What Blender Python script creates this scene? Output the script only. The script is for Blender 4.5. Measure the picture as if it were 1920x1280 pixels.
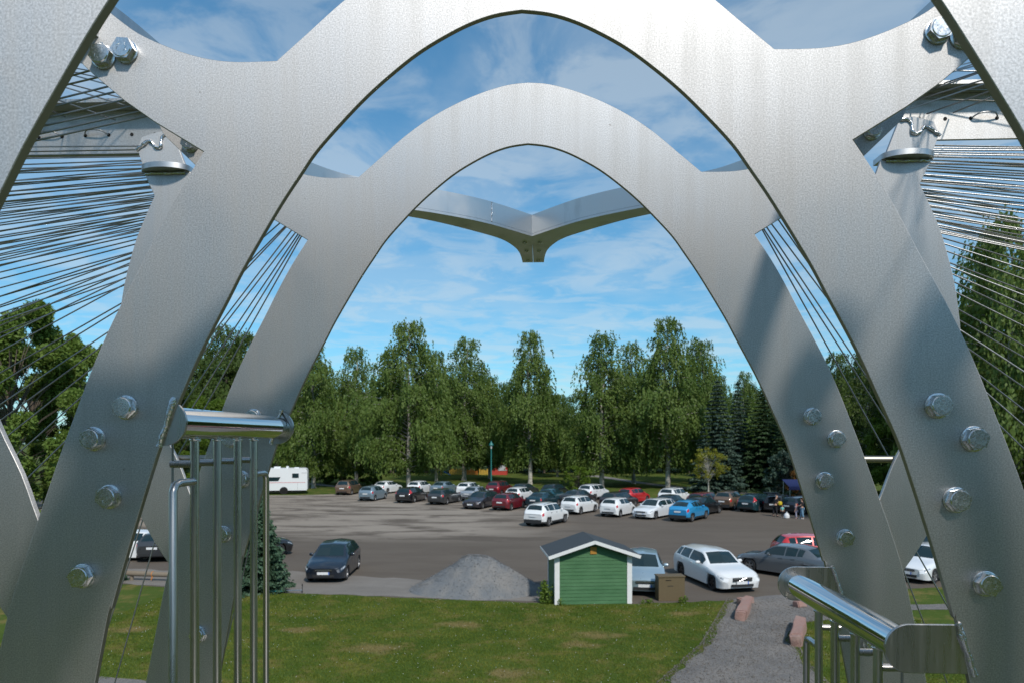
import bpy, bmesh, math, random
import numpy as np
from mathutils import Vector, Matrix

SC = bpy.context.scene
COL = SC.collection
for o in list(bpy.data.objects):
    bpy.data.objects.remove(o, do_unlink=True)

# ------------------------------------------------------------------ camera, sky, sun, exposure
EYE = 6.2                      # eye height above the car park
FPX = 1300.0                   # focal length in pixels of a 1920 px wide picture
YAW = math.atan(56 / FPX)      # the view is turned a little left of the arch axis
HORIZON = 823.0
cam_d = bpy.data.cameras.new('camera')
cam_d.sensor_width = 36.0
cam_d.lens = 36.0 * FPX / 1920
cam_d.shift_y = (HORIZON - 640) / 1920
cam_d.clip_start = 0.05
cam_d.clip_end = 3000
cam_d.dof.use_dof = True
cam_d.dof.focus_distance = 1.75
cam_d.dof.aperture_fstop = 9.0
cam = bpy.data.objects.new('camera', cam_d)
COL.objects.link(cam)
cam.location = (0, 0, EYE)
cam.rotation_euler = (math.radians(90), 0, YAW)
SC.camera = cam

TOSUN = Vector((0.46, -1.0, 1.08)).normalized()
SUN_EL = math.asin(TOSUN.z)
SUN_AZ = math.atan2(TOSUN.x, TOSUN.y)
world = bpy.data.worlds.new('World')
SC.world = world
world.use_nodes = True
wn = world.node_tree.nodes
wl = world.node_tree.links
wn.clear()
w_out = wn.new('ShaderNodeOutputWorld')
w_bg = wn.new('ShaderNodeBackground')
w_bg.inputs['Strength'].default_value = 0.12
w_sky = wn.new('ShaderNodeTexSky')
w_sky.sky_type = 'NISHITA'
w_sky.sun_disc = False
w_sky.sun_elevation = SUN_EL
w_sky.sun_rotation = SUN_AZ
w_sky.air_density = 1.0
w_sky.dust_density = 0.1
w_sky.ozone_density = 2.0
w_tc = wn.new('ShaderNodeTexCoord')
w_sep = wn.new('ShaderNodeSeparateXYZ')
wl.new(w_tc.outputs['Generated'], w_sep.inputs[0])
def wmath(op, a, b=None, clamp=False):
    n = wn.new('ShaderNodeMath'); n.operation = op; n.use_clamp = clamp
    for i, v in enumerate((a, b)):
        if v is None: continue
        if isinstance(v, (int, float)): n.inputs[i].default_value = v
        else: wl.new(v, n.inputs[i])
    return n.outputs[0]
zc = wmath('ADD', wmath('MAXIMUM', w_sep.outputs[2], 0.0), 0.07)
cu = wmath('DIVIDE', w_sep.outputs[0], zc)
cv = wmath('DIVIDE', w_sep.outputs[1], zc)
w_cmb = wn.new('ShaderNodeCombineXYZ')
wl.new(cu, w_cmb.inputs[0]); wl.new(cv, w_cmb.inputs[1])
def wnoise(scale, detail, rough, dist, off):
    mp = wn.new('ShaderNodeMapping'); mp.inputs['Location'].default_value = off
    wl.new(w_cmb.outputs[0], mp.inputs['Vector'])
    n = wn.new('ShaderNodeTexNoise'); n.inputs['Scale'].default_value = scale
    n.inputs['Detail'].default_value = detail; n.inputs['Roughness'].default_value = rough
    n.inputs['Distortion'].default_value = dist
    wl.new(mp.outputs[0], n.inputs['Vector'])
    return n.outputs['Fac']
def wramp(fac, a, b):
    r = wn.new('ShaderNodeMapRange'); r.interpolation_type = 'SMOOTHSTEP'
    r.inputs['From Min'].default_value = a; r.inputs['From Max'].default_value = b
    wl.new(fac, r.inputs['Value'])
    return r.outputs[0]
c1 = wramp(wnoise(3.4, 9, 0.60, 0.5, (3.1, 7.7, 0)), 0.42, 0.60)
c2 = wramp(wnoise(1.1, 6, 0.55, 0.4, (9.3, 1.2, 0)), 0.40, 0.60)
cloud = wmath('ADD', wmath('ADD', wmath('MULTIPLY', c1, 0.60), 0.0), wmath('MULTIPLY', c2, 0.45), clamp=True)
w_mix = wn.new('ShaderNodeMixRGB')
wl.new(cloud, w_mix.inputs[0])
w_tint = wn.new('ShaderNodeMixRGB'); w_tint.blend_type = 'MULTIPLY'; w_tint.inputs[0].default_value = 1.0
w_tint.inputs[2].default_value = (0.66, 1.28, 1.55, 1)
w_gam = wn.new('ShaderNodeGamma'); w_gam.inputs[1].default_value = 0.78      # thin veil evens out the gradient
wl.new(w_sky.outputs[0], w_gam.inputs[0]); wl.new(w_gam.outputs[0], w_tint.inputs[1])
wl.new(w_tint.outputs[0], w_mix.inputs[1])
w_pale = wn.new('ShaderNodeVectorMath'); w_pale.operation = 'MULTIPLY_ADD'     # thin cloud: veiled sky plus white
w_pale.inputs[1].default_value = (0.58, 0.58, 0.58); w_pale.inputs[2].default_value = (2.3, 2.55, 2.65)
wl.new(w_tint.outputs[0], w_pale.inputs[0]); wl.new(w_pale.outputs[0], w_mix.inputs[2])
wl.new(w_mix.outputs[0], w_bg.inputs['Color'])
wl.new(w_bg.outputs[0], w_out.inputs['Surface'])

sun_d = bpy.data.lights.new('sun', 'SUN')
sun_d.energy = 3.5
sun_d.angle = math.radians(4.0)
sun_d.color = (1.0, 0.94, 0.86)
sun = bpy.data.objects.new('sun', sun_d)
COL.objects.link(sun)
sun.location = (0, -30, 60)
sun.rotation_euler = TOSUN.to_track_quat('Z', 'Y').to_euler()

SC.view_settings.view_transform = 'Standard'
SC.view_settings.look = 'None'
SC.view_settings.exposure = 0.05
SC.view_settings.gamma = 1.0
SC.view_settings.use_curve_mapping = False
SC.render.engine = 'CYCLES'
SC.cycles.max_bounces = 6
SC.cycles.transparent_max_bounces = 8

# ------------------------------------------------------------------ helpers
CY, SY = math.cos(YAW), math.sin(YAW)
def ray(px, py):
    a = (px - 960) / FPX; b = -(py - HORIZON) / FPX
    return Vector((a * CY - SY, a * SY + CY, b))
def at(px, py, d):
    """point at distance d along the arch axis that is seen at a picture position"""
    r = ray(px, py); r = r * (d / r.y)
    return Vector((r.x, r.y, r.z + EYE))
def gp(px, py, z=0.0):
    """point on the ground that is seen at a picture position"""
    r = ray(px, py); r = r * ((z - EYE) / r.z)
    return Vector((r.x, r.y, z))
def az(px):
    r = ray(px, HORIZON)
    return math.atan2(r.x, r.y)

def link(name, mesh, mat=None, parent=None, loc=None, smooth=False):
    o = bpy.data.objects.new(name, mesh)
    COL.objects.link(o)
    if mat is not None and not mesh.materials:
        mesh.materials.append(mat)
    if parent is not None: o.parent = parent
    if loc is not None: o.location = loc
    return o
def empty(name, loc=(0, 0, 0), rz=0.0, parent=None):
    o = bpy.data.objects.new(name, None)
    COL.objects.link(o); o.location = loc; o.rotation_euler = (0, 0, rz)
    o.empty_display_size = 0.2
    if parent is not None: o.parent = parent
    return o
def tag(o, label=None, cat=None, group=None, kind=None):
    if label: o['label'] = label
    if cat: o['category'] = cat
    if group: o['group'] = group
    if kind: o['kind'] = kind
    return o
def copy_tree(o, parent=None):
    c = o.copy(); COL.objects.link(c); c.parent = parent
    for ch in list(o.children): copy_tree(ch, c)
    return c

class MB:
    def __init__(s): s.v = []; s.f = []
    def add(s, vs, fs):
        n = len(s.v); s.v += [tuple(v) for v in vs]; s.f += [tuple(i + n for i in f) for f in fs]; return s
    def box(s, c, h, rot=None):
        c = Vector(c); vs = []
        for x in (-1, 1):
            for y in (-1, 1):
                for z in (-1, 1):
                    p = Vector((x * h[0], y * h[1], z * h[2]))
                    if rot is not None: p = rot @ p
                    vs.append(c + p)
        return s.add(vs, [(0, 1, 3, 2), (4, 6, 7, 5), (0, 4, 5, 1), (2, 3, 7, 6), (0, 2, 6, 4), (1, 5, 7, 3)])
    def tube(s, pts, r, n=8, cap=True):
        pts = [Vector(p) for p in pts]
        rs = r if isinstance(r, (list, tuple)) else [r] * len(pts)
        vs = []; fs = []; prev = None
        for i, p in enumerate(pts):
            t = (pts[min(i + 1, len(pts) - 1)] - pts[max(i - 1, 0)]).normalized()
            if prev is None:
                a = Vector((0, 0, 1)) if abs(t.z) < 0.9 else Vector((1, 0, 0))
                u = t.cross(a).normalized()
            else:
                u = (prev - t * prev.dot(t)).normalized()
            w = t.cross(u); prev = u
            for k in range(n):
                an = 2 * math.pi * k / n
                vs.append(p + (u * math.cos(an) + w * math.sin(an)) * rs[i])
        for i in range(len(pts) - 1):
            for k in range(n):
                a = i * n + k; b = i * n + (k + 1) % n
                fs.append((a, b, b + n, a + n))
        if cap:
            fs.append(tuple(range(n - 1, -1, -1)))
            m = (len(pts) - 1) * n
            fs.append(tuple(m + k for k in range(n)))
        return s.add(vs, fs)
    def lathe(s, prof, n=20, mtx=None):
        """prof: list of (r, h) turned round the local z axis"""
        vs = []; fs = []
        for r, h in prof:
            for k in range(n):
                an = 2 * math.pi * k / n
                p = Vector((r * math.cos(an), r * math.sin(an), h))
                vs.append(mtx @ p if mtx is not None else p)
        for i in range(len(prof) - 1):
            for k in range(n):
                a = i * n + k; b = i * n + (k + 1) % n
                fs.append((a, b, b + n, a + n))
        fs.append(tuple(range(n - 1, -1, -1)))
        m = (len(prof) - 1) * n
        fs.append(tuple(m + k for k in range(n)))
        return s.add(vs, fs)
    def mesh(s, name, smooth=None):
        m = bpy.data.meshes.new(name)
        m.from_pydata(s.v, [], s.f); m.validate(); 
        bm = bmesh.new(); bm.from_mesh(m)
        bmesh.ops.recalc_face_normals(bm, faces=bm.faces)
        bm.to_mesh(m); bm.free()
        if smooth is not None:
            m.polygons.foreach_set('use_smooth', [True] * len(m.polygons))
            m.set_sharp_from_angle(angle=math.radians(smooth))
        m.update(); return m
    def build(s, name, mat, parent=None, smooth=None, loc=None):
        return link(name, s.mesh(name, smooth), mat, parent, loc)

def np_mesh(name, verts, faces, smooth=False):
    """fast mesh from an (n,3) array and an (m,k) array of equal sized faces"""
    m = bpy.data.meshes.new(name)
    verts = np.asarray(verts, dtype=np.float32); faces = np.asarray(faces, dtype=np.int32)
    k = faces.shape[1]
    m.vertices.add(len(verts)); m.vertices.foreach_set('co', verts.ravel())
    m.loops.add(faces.size); m.loops.foreach_set('vertex_index', faces.ravel())
    m.polygons.add(len(faces))
    m.polygons.foreach_set('loop_start', np.arange(0, faces.size, k, dtype=np.int32))
    m.polygons.foreach_set('loop_total', np.full(len(faces), k, dtype=np.int32))
    if smooth: m.polygons.foreach_set('use_smooth', np.ones(len(faces), dtype=bool))
    m.update(calc_edges=True)
    return m

def extrude_outline(pts, thick, y0=0.0, bevel=0.0015):
    """closed outline of (x, z) points made into a plate lying in the x-z plane, front face at y0"""
    bm = bmesh.new()
    vs = [bm.verts.new((x, y0, z)) for x, z in pts]
    f = bm.faces.new(vs)
    r = bmesh.ops.extrude_face_region(bm, geom=[f])
    nv = [e for e in r['geom'] if isinstance(e, bmesh.types.BMVert)]
    bmesh.ops.translate(bm, verts=nv, vec=(0, thick, 0))
    bmesh.ops.recalc_face_normals(bm, faces=bm.faces)
    if bevel:
        caps = [e for e in bm.edges if abs(e.verts[0].co.y - e.verts[1].co.y) < 1e-6]
        bmesh.ops.bevel(bm, geom=caps, offset=bevel, segments=1, affect='EDGES', clamp_overlap=True)
    m = bpy.data.meshes.new('plate'); 
    bmesh.ops.triangulate(bm, faces=[f for f in bm.faces if len(f.verts) > 4])
    uvl = bm.loops.layers.uv.new('grain')          # lines up the grain of the brushed face with the plate
    for f_ in bm.faces:
        for l_ in f_.loops: l_[uvl].uv = (l_.vert.co.x, l_.vert.co.z + 0.3 * l_.vert.co.y)
    bm.to_mesh(m); bm.free()
    m.polygons.foreach_set('use_smooth', [True] * len(m.polygons)); m.set_sharp_from_angle(angle=math.radians(30))
    m.update(); return m

def catmull(pts, n=8, closed=False):
    pts = [Vector(p) for p in pts]; out = []
    N = len(pts)
    for i in range(N - 1):
        p0 = pts[max(i - 1, 0)]; p1 = pts[i]; p2 = pts[i + 1]; p3 = pts[min(i + 2, N - 1)]
        for k in range(n):
            t = k / n
            out.append(0.5 * ((2 * p1) + (p2 - p0) * t + (2 * p0 - 5 * p1 + 4 * p2 - p3) * t * t + (3 * p1 - p0 - 3 * p2 + p3) * t ** 3))
    out.append(pts[-1]); return out

# ------------------------------------------------------------------ materials
MATS = {}
WORN = [(gp(a, b).x, gp(a, b).y, r) for a, b, r in ((1125, 1190, 0.55), (1085, 1208, 0.4), (860, 1170, 0.5), (700, 1215, 0.6), (560, 1180, 0.4), (960, 1262, 0.5), (240, 1180, 0.5), (1290, 1150, 0.4))]
class NT:
    def __init__(s, name):
        s.m = bpy.data.materials.new(name); s.m.use_nodes = True
        s.t = s.m.node_tree; s.n = s.t.nodes; s.l = s.t.links
        s.b = s.n['Principled BSDF']; s.out = s.n['Material Output']
        s.tc = s.n.new('ShaderNodeTexCoord'); MATS[name] = s.m
    def set(s, **k):
        for a, v in k.items():
            i = s.b.inputs[a.replace('_', ' ')]
            if isinstance(v, (tuple, list)) and len(v) == 3: v = (*v, 1)
            i.default_value = v
        return s
    def noise(s, scale, detail=4, rough=0.55, stretch=(1, 1, 1), space='Object', dist=0.0, loc=(0, 0, 0)):
        mp = s.n.new('ShaderNodeMapping'); mp.inputs['Scale'].default_value = stretch; mp.inputs['Location'].default_value = loc
        if space == 'World':
            g = s.n.new('ShaderNodeNewGeometry'); s.l.new(g.outputs['Position'], mp.inputs['Vector'])
        else:
            s.l.new(s.tc.outputs[space], mp.inputs['Vector'])
        n = s.n.new('ShaderNodeTexNoise'); n.inputs['Scale'].default_value = scale
        n.inputs['Detail'].default_value = detail; n.inputs['Roughness'].default_value = rough; n.inputs['Distortion'].default_value = dist
        s.l.new(mp.outputs[0], n.inputs['Vector']); return n.outputs['Fac']
    def ramp(s, fac, stops):
        r = s.n.new('ShaderNodeValToRGB'); e = r.color_ramp.elements
        while len(e) < len(stops): e.new(0.5)
        for i, (p, c) in enumerate(stops):
            e[i].position = p; e[i].color = (*c, 1) if len(c) == 3 else c
        s.l.new(fac, r.inputs[0]); return r.outputs[0]
    def maprange(s, fac, a, b, c=0.0, d=1.0):
        r = s.n.new('ShaderNodeMapRange'); s.l.new(fac, r.inputs[0])
        for i, v in zip((1, 2, 3, 4), (a, b, c, d)): r.inputs[i].default_value = v
        return r.outputs[0]
    def mix(s, fac, a, b, mode='MIX'):
        n = s.n.new('ShaderNodeMixRGB'); n.blend_type = mode
        for i, v in zip((0, 1, 2), (fac, a, b)):
            if isinstance(v, (int, float)): n.inputs[i].default_value = v
            elif isinstance(v, (tuple, list)): n.inputs[i].default_value = (*v, 1) if len(v) == 3 else v
            else: s.l.new(v, n.inputs[i])
        return n.outputs[0]
    def math(s, op, a, b):
        n = s.n.new('ShaderNodeMath'); n.operation = op
        for i, v in zip((0, 1), (a, b)):
            if isinstance(v, (int, float)): n.inputs[i].default_value = v
            else: s.l.new(v, n.inputs[i])
        return n.outputs[0]
    def to(s, sock, name): s.l.new(sock, s.b.inputs[name]); return s
    def worn(s, c, col):
        # trodden, dried patches of the lawn, each with its own place and ragged shape
        g = s.n.new('ShaderNodeNewGeometry'); nz = s.noise(1.6, 4, 0.6, space='World')
        for (x, y, r) in WORN:
            d = s.n.new('ShaderNodeVectorMath'); d.operation = 'DISTANCE'; d.inputs[1].default_value = (x, y, 0)
            fl = s.n.new('ShaderNodeVectorMath'); fl.operation = 'MULTIPLY'; fl.inputs[1].default_value = (0.55, 1, 0); s.l.new(g.outputs['Position'], fl.inputs[0])
            d.inputs[1].default_value = (x * 0.55, y, 0); s.l.new(fl.outputs[0], d.inputs[0])
            k = s.math('ADD', d.outputs['Value'], s.maprange(nz, 0.3, 0.7, -0.45 * r, 0.45 * r))
            c = s.mix(s.maprange(k, r, 0.35 * r, 0, 0.8), c, col)
        return c
    def bump(s, h, strength=0.3, dist=0.01):
        b = s.n.new('ShaderNodeBump'); b.inputs['Strength'].default_value = strength; b.inputs['Distance'].default_value = dist
        s.l.new(h, b.inputs['Height']); s.l.new(b.outputs[0], s.b.inputs['Normal']); return s

# blasted stainless plate: fine sparkle, faint vertical rain streaks
def blasted(name, grain):
    m = NT(name); m.set(Metallic=1.0)
    if grain:      # fine vertical brushing; needs the plates' 'grain' map
        m.set(Anisotropic=0.62); tg_ = m.n.new('ShaderNodeTangent'); tg_.direction_type = 'UV_MAP'; tg_.uv_map = 'grain'; m.l.new(tg_.outputs[0], m.b.inputs['Tangent'])
    sp = m.noise(300, 2, 0.75, space='Object')
    st = m.noise(22, 4, 0.6, (1, 1, 0.05))
    bl = m.noise(3.0, 4, 0.55)
    c = m.mix(m.maprange(sp, 0.34, 0.66), (0.42, 0.410, 0.398), (0.68, 0.665, 0.648))
    c = m.mix(m.maprange(st, 0.42, 0.70, 0, 0.26), c, (0.39, 0.38, 0.36))
    c = m.mix(m.maprange(bl, 0.45, 0.8, 0, 0.22), c, (0.42, 0.41, 0.385))
    dots = m.noise(38, 1, 0.5, loc=(4, 2, 1))
    c = m.mix(m.maprange(dots, 0.79, 0.82, 0, 0.5), c, (0.16, 0.13, 0.10))
    m.to(c, 'Base Color')
    m.to(m.math('ADD', m.maprange(st, 0.3, 0.7, 0.50, 0.57), m.maprange(bl, 0.3, 0.7, -0.02, 0.05)), 'Roughness')
    m.bump(sp, 0.06, 0.0010)
blasted('blasted_steel', True); blasted('beam_steel', False)
m = NT('satin_steel'); m.set(Metallic=1.0, Base_Color=(0.47, 0.46, 0.45))
m.to(m.maprange(m.noise(60, 3, 0.5, (1, 1, 0.05)), 0.3, 0.7, 0.22, 0.36), 'Roughness')
m = NT('polished_steel'); m.set(Metallic=1.0, Base_Color=(0.74, 0.74, 0.74))
m.to(m.maprange(m.noise(30, 3, 0.6), 0.3, 0.75, 0.04, 0.12), 'Roughness')
m.bump(m.noise(7, 2, 0.5), 0.04, 0.01)
m = NT('bolt_steel'); m.set(Metallic=1.0)
m.to(m.mix(m.maprange(m.noise(160, 3), 0.35, 0.7), (0.62, 0.615, 0.61), (0.80, 0.80, 0.79)), 'Base Color')
m.to(m.maprange(m.noise(90, 3), 0.3, 0.7, 0.18, 0.34), 'Roughness'); m.bump(m.noise(220, 3), 0.05, 0.001)
m = NT('weld_steel'); m.set(Metallic=1.0, Base_Color=(0.62, 0.62, 0.63), Roughness=0.25); m.bump(m.noise(130, 3), 0.6, 0.004)
m = NT('cut_edge_steel'); m.set(Metallic=1.0, Base_Color=(0.36, 0.33, 0.28), Roughness=0.45)
m = NT('cable_steel'); m.set(Metallic=1.0, Base_Color=(0.33, 0.33, 0.33), Roughness=0.42); m.bump(m.noise(300, 1), 0.4, 0.001)
m = NT('sheet_steel'); m.set(Metallic=1.0)
m.to(m.mix(m.maprange(m.noise(9, 5, 0.6, (1, 1, 0.3)), 0.55, 0.8, 0, 0.5), (0.60, 0.60, 0.60), (0.22, 0.21, 0.20)), 'Base Color')
m.to(m.maprange(m.noise(5, 3), 0.3, 0.7, 0.30, 0.46), 'Roughness')
m = NT('hole_black'); m.set(Base_Color=(0.01, 0.01, 0.01), Roughness=0.9)
m = NT('deck_grating'); m.set(Metallic=0.8, Base_Color=(0.25, 0.25, 0.24), Roughness=0.55)

def plain(name, col, rough=0.5, **k):
    m = NT(name); m.set(Base_Color=col, Roughness=rough, **k)
    v = m.noise(9, 4, 0.6)
    m.to(m.mix(m.maprange(v, 0.3, 0.75, 0, 0.35), col, tuple(x * 0.72 for x in col)), 'Base Color')
    return m.m

# ground
m = NT('lawn_turf'); m.set(Roughness=0.95, Specular_IOR_Level=0.1)
a = m.noise(0.35, 5, 0.6, space='World'); b = m.noise(9, 4, 0.7, space='World'); d = m.noise(0.9, 4, 0.65, space='World', loc=(31, 4, 0))
c = m.ramp(a, [(0.3, (0.050, 0.085, 0.014)), (0.55, (0.075, 0.112, 0.020)), (0.75, (0.10, 0.135, 0.030))])
c = m.mix(m.maprange(b, 0.35, 0.75, 0, 0.5), c, (0.040, 0.075, 0.012))
c = m.mix(m.maprange(d, 0.50, 0.66, 0, 0.75), c, (0.20, 0.155, 0.055))
c = m.worn(c, (0.21, 0.165, 0.075))
m.to(c, 'Base Color'); m.bump(b, 0.8, 0.08)
m = NT('car_park_gravel'); m.set(Roughness=0.95, Specular_IOR_Level=0.2)
a = m.noise(0.05, 5, 0.6, (1, 2.6, 1), 'World'); b = m.noise(0.30, 6, 0.68, (0.55, 1.5, 1), 'World', 0.6); f = m.noise(30, 3, 0.7, space='World')
g = m.n.new('ShaderNodeNewGeometry'); sx = m.n.new('ShaderNodeSeparateXYZ'); m.l.new(g.outputs['Position'], sx.inputs[0])
# the dusty, pale part of the surface is the left far half of the place
dx = m.maprange(sx.outputs[0], 3.0, -5.0); dy = m.maprange(sx.outputs[1], 41.0, 46.0)
dust = m.math('MULTIPLY', dx, dy)
c = m.mix(m.maprange(a, 0.35, 0.7), (0.088, 0.073, 0.058), (0.112, 0.093, 0.075))
c = m.mix(m.math('MULTIPLY', m.maprange(b, 0.40, 0.52), m.math('ADD', m.math('MULTIPLY', dust, 0.9), 0.06)), c, (0.295, 0.258, 0.216))
c = m.mix(m.maprange(b, 0.60, 0.44, 0, 0.30), c, (0.085, 0.068, 0.055))
c = m.mix(m.maprange(f, 0.3, 0.8, 0, 0.35), c, (0.20, 0.18, 0.16))
m.to(c, 'Base Color'); m.bump(f, 0.5, 0.02)
m = NT('pale_gravel'); m.set(Roughness=0.95, Specular_IOR_Level=0.2)
a = m.noise(0.6, 6, 0.65, (0.6, 1.3, 1), 'World'); f = m.noise(36, 4, 0.75, space='World')
c = m.mix(m.maprange(a, 0.35, 0.7), (0.18, 0.166, 0.148), (0.26, 0.24, 0.215))
c = m.mix(m.maprange(f, 0.35, 0.75, 0, 0.7), c, (0.13, 0.12, 0.115))
m.to(c, 'Base Color'); m.bump(f, 0.7, 0.02)
m = NT('path_gravel'); m.set(Roughness=0.95, Specular_IOR_Level=0.2)
a = m.noise(0.7, 6, 0.65, space='World'); f = m.noise(30, 4, 0.75, space='World')
c = m.mix(m.maprange(a, 0.35, 0.7), (0.17, 0.165, 0.16), (0.27, 0.245, 0.22))
g2 = m.noise(9, 4, 0.7, space='World')
c = m.mix(m.maprange(f, 0.42, 0.66, 0, 0.8), c, (0.085, 0.085, 0.09)); c = m.mix(m.maprange(g2, 0.5, 0.72, 0, 0.45), c, (0.34, 0.32, 0.29))
m.to(c, 'Base Color'); m.bump(f, 0.9, 0.03)
m = NT('far_path'); m.set(Base_Color=(0.20, 0.19, 0.18), Roughness=0.9)
m = NT('crushed_stone'); m.set(Roughness=0.9)
a = m.noise(1.1, 5, 0.6, (1, 1, 0.6)); f = m.noise(26, 5, 0.75)
c = m.mix(m.maprange(a, 0.4, 0.66), (0.165, 0.178, 0.19), (0.25, 0.24, 0.225))
c = m.mix(m.maprange(f, 0.35, 0.7, 0, 0.5), c, (0.13, 0.14, 0.15))
m.to(c, 'Base Color'); m.bump(f, 0.9, 0.05)
m = NT('pink_granite'); m.set(Roughness=0.85)
c = m.mix(m.maprange(m.noise(40, 4, 0.7), 0.35, 0.7), (0.36, 0.21, 0.17), (0.24, 0.15, 0.13))
c = m.mix(m.maprange(m.noise(4, 4), 0.45, 0.7, 0, 0.5), c, (0.30, 0.24, 0.21))
m.to(c, 'Base Color'); m.bump(m.noise(14, 5), 0.7, 0.04)

def leaf_mat(name, dark, light, scale=0.5, trans=0.3, rough=0.55, worn=False):
    m = NT(name); m.set(Roughness=rough, Specular_IOR_Level=0.25)
    g = m.noise(scale, 3, 0.6, space='World'); h = m.noise(6, 2, 0.6, space='World')
    c = m.mix(m.maprange(g, 0.32, 0.68), dark, light)
    c = m.mix(m.maprange(h, 0.3, 0.7, 0, 0.45), c, tuple(x * 0.75 for x in dark))
    if worn: c = m.worn(c, (0.26, 0.20, 0.08))
    m.to(c, 'Base Color')
    t = m.n.new('ShaderNodeBsdfTranslucent'); m.l.new(m.mix(0.5, c, (light[0] * 1.6, light[1] * 1.5, light[2])), t.inputs['Color'])
    mx = m.n.new('ShaderNodeMixShader'); mx.inputs[0].default_value = trans
    m.l.new(m.b.outputs[0], mx.inputs[1]); m.l.new(t.outputs[0], mx.inputs[2]); m.l.new(mx.outputs[0], m.out.inputs[0])
    return m.m
leaf_mat('birch_leaf', (0.070, 0.122, 0.022), (0.150, 0.212, 0.048), 0.35)
leaf_mat('deep_leaf', (0.045, 0.082, 0.016), (0.092, 0.135, 0.026), 0.3)
leaf_mat('bright_leaf', (0.085, 0.150, 0.016), (0.150, 0.225, 0.030), 0.6)
leaf_mat('willow_leaf', (0.095, 0.165, 0.026), (0.190, 0.265, 0.060), 0.7)
leaf_mat('yellow_leaf', (0.15, 0.19, 0.02), (0.32, 0.29, 0.04), 1.2)
leaf_mat('spruce_needle', (0.026, 0.056, 0.022), (0.050, 0.090, 0.034), 0.6, 0.08)
leaf_mat('blue_spruce_needle', (0.040, 0.075, 0.055), (0.080, 0.125, 0.095), 0.6, 0.08)
leaf_mat('near_spruce_needle', (0.040, 0.085, 0.048), (0.090, 0.155, 0.095), 1.6, 0.1)
leaf_mat('dry_needle', (0.13, 0.065, 0.02), (0.26, 0.13, 0.04), 1.0, 0.1)
leaf_mat('grass_blade', (0.075, 0.130, 0.010), (0.195, 0.205, 0.030), 0.7, 0.25, worn=True)
m = NT('birch_bark'); m.set(Roughness=0.8)
k = m.noise(2.2, 5, 0.7, (1, 1, 3.0))
m.to(m.ramp(k, [(0.32, (0.07, 0.06, 0.05)), (0.45, (0.36, 0.34, 0.30)), (0.7, (0.60, 0.58, 0.54))]), 'Base Color'); m.bump(k, 0.5, 0.03)
m = NT('brown_bark'); m.set(Roughness=0.9)
k = m.noise(4, 5, 0.7, (1, 1, 0.3)); m.to(m.mix(k, (0.05, 0.04, 0.03), (0.16, 0.13, 0.10)), 'Base Color'); m.bump(k, 0.7, 0.04)
# ------------------------------------------------------------------ ground
def smooth01(t):
    t = min(1, max(0, t)); return t * t * (3 - 2 * t)
def hill(x, y):
    r = math.hypot(x * 0.9, (y - 0.6))
    return 4.42 * (1 - smooth01((r - 3.4) / 9.4))
ax = [-900, -500, -300, -200, -140, -100, -70, -50, -38, -28] + list(np.arange(-22, 22.01, 0.8)) + [28, 38, 50, 70, 100, 140, 200, 300, 500, 900]
gv = [(x, y, hill(x, y)) for y in ax for x in ax]
n = len(ax)
gf = [(j * n + i, j * n + i + 1, (j + 1) * n + i + 1, (j + 1) * n + i) for j in range(n - 1) for i in range(n - 1)]
tag(link('ground', np_mesh('ground', gv, gf, True), MATS['lawn_turf']), 'green lawn and verge round the car park', None, None, 'structure')

def sheet(name, pts, z, mat, label, jag=0.0, seed=1):
    """flat sheet from picture positions; edges broken up a little"""
    rnd = random.Random(seed)
    P = [gp(px, py, z) for px, py in pts]
    out = []
    for i, p in enumerate(P):
        q = P[(i + 1) % len(P)]; L = (q - p).length
        k = max(1, min(40, int(L / 0.5))) if jag else 1
        for j in range(k):
            w = p.lerp(q, j / k)
            if jag and L < 60:
                w = w + Vector((rnd.uniform(-jag, jag), rnd.uniform(-jag, jag), 0))
            out.append(w)
    bm = bmesh.new(); bm.faces.new([bm.verts.new(v) for v in out])
    bmesh.ops.triangulate(bm, faces=bm.faces[:])
    bmesh.ops.recalc_face_normals(bm, faces=bm.faces)
    for f in bm.faces:
        if f.normal.z < 0: f.normal_flip()
    m = bpy.data.meshes.new(name); bm.to_mesh(m); bm.free()
    return tag(link(name, m, MATS[mat]), label, None, None, 'structure')

sheet('car_park', [(-420, 948), (300, 929), (577, 927), (660, 924), (800, 921), (1000, 925), (1180, 931), (1350, 943), (1480, 952), (1620, 958), (1900, 975), (2300, 1000),
                   (2300, 1075), (1920, 1086), (1780, 1098), (1690, 1103), (1560, 1108), (1430, 1122), (1370, 1124), (1180, 1131), (1000, 1129), (760, 1119), (480, 1108), (300, 1098), (150, 1090), (-420, 1070)],
      0.004, 'car_park_gravel', 'brown grey gravel car park', 0.10, 3)
sheet('gravel_verge', [(-420, 1040), (150, 1060), (300, 1068), (545, 1070), (640, 1077), (740, 1083), (900, 1092), (1010, 1096), (1040, 1108), (1042, 1127), (1000, 1127), (760, 1118), (480, 1107), (300, 1097), (150, 1089), (-420, 1068)],
      0.008, 'pale_gravel', 'pale dusty gravel strip along the lawn', 0.14, 5)
sheet('gravel_path', [(1376, 1121), (1440, 1116), (1560, 1106), (1620, 1110), (1640, 1150), (1560, 1160), (1485, 1168), (1478, 1200), (1505, 1245), (1560, 1290), (1560, 1330), (1200, 1330), (1250, 1280), (1330, 1205), (1358, 1155)],
      0.009, 'path_gravel', 'grey gravel path from the car park to the steel arches', 0.12, 7)
sheet('gravel_path', [(100, 1268), (200, 1266), (262, 1273), (300, 1282), (300, 1330), (60, 1330)], 0.009, 'path_gravel', 'short stretch of gravel at the foot of the left handrail', 0.1, 8)
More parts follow.
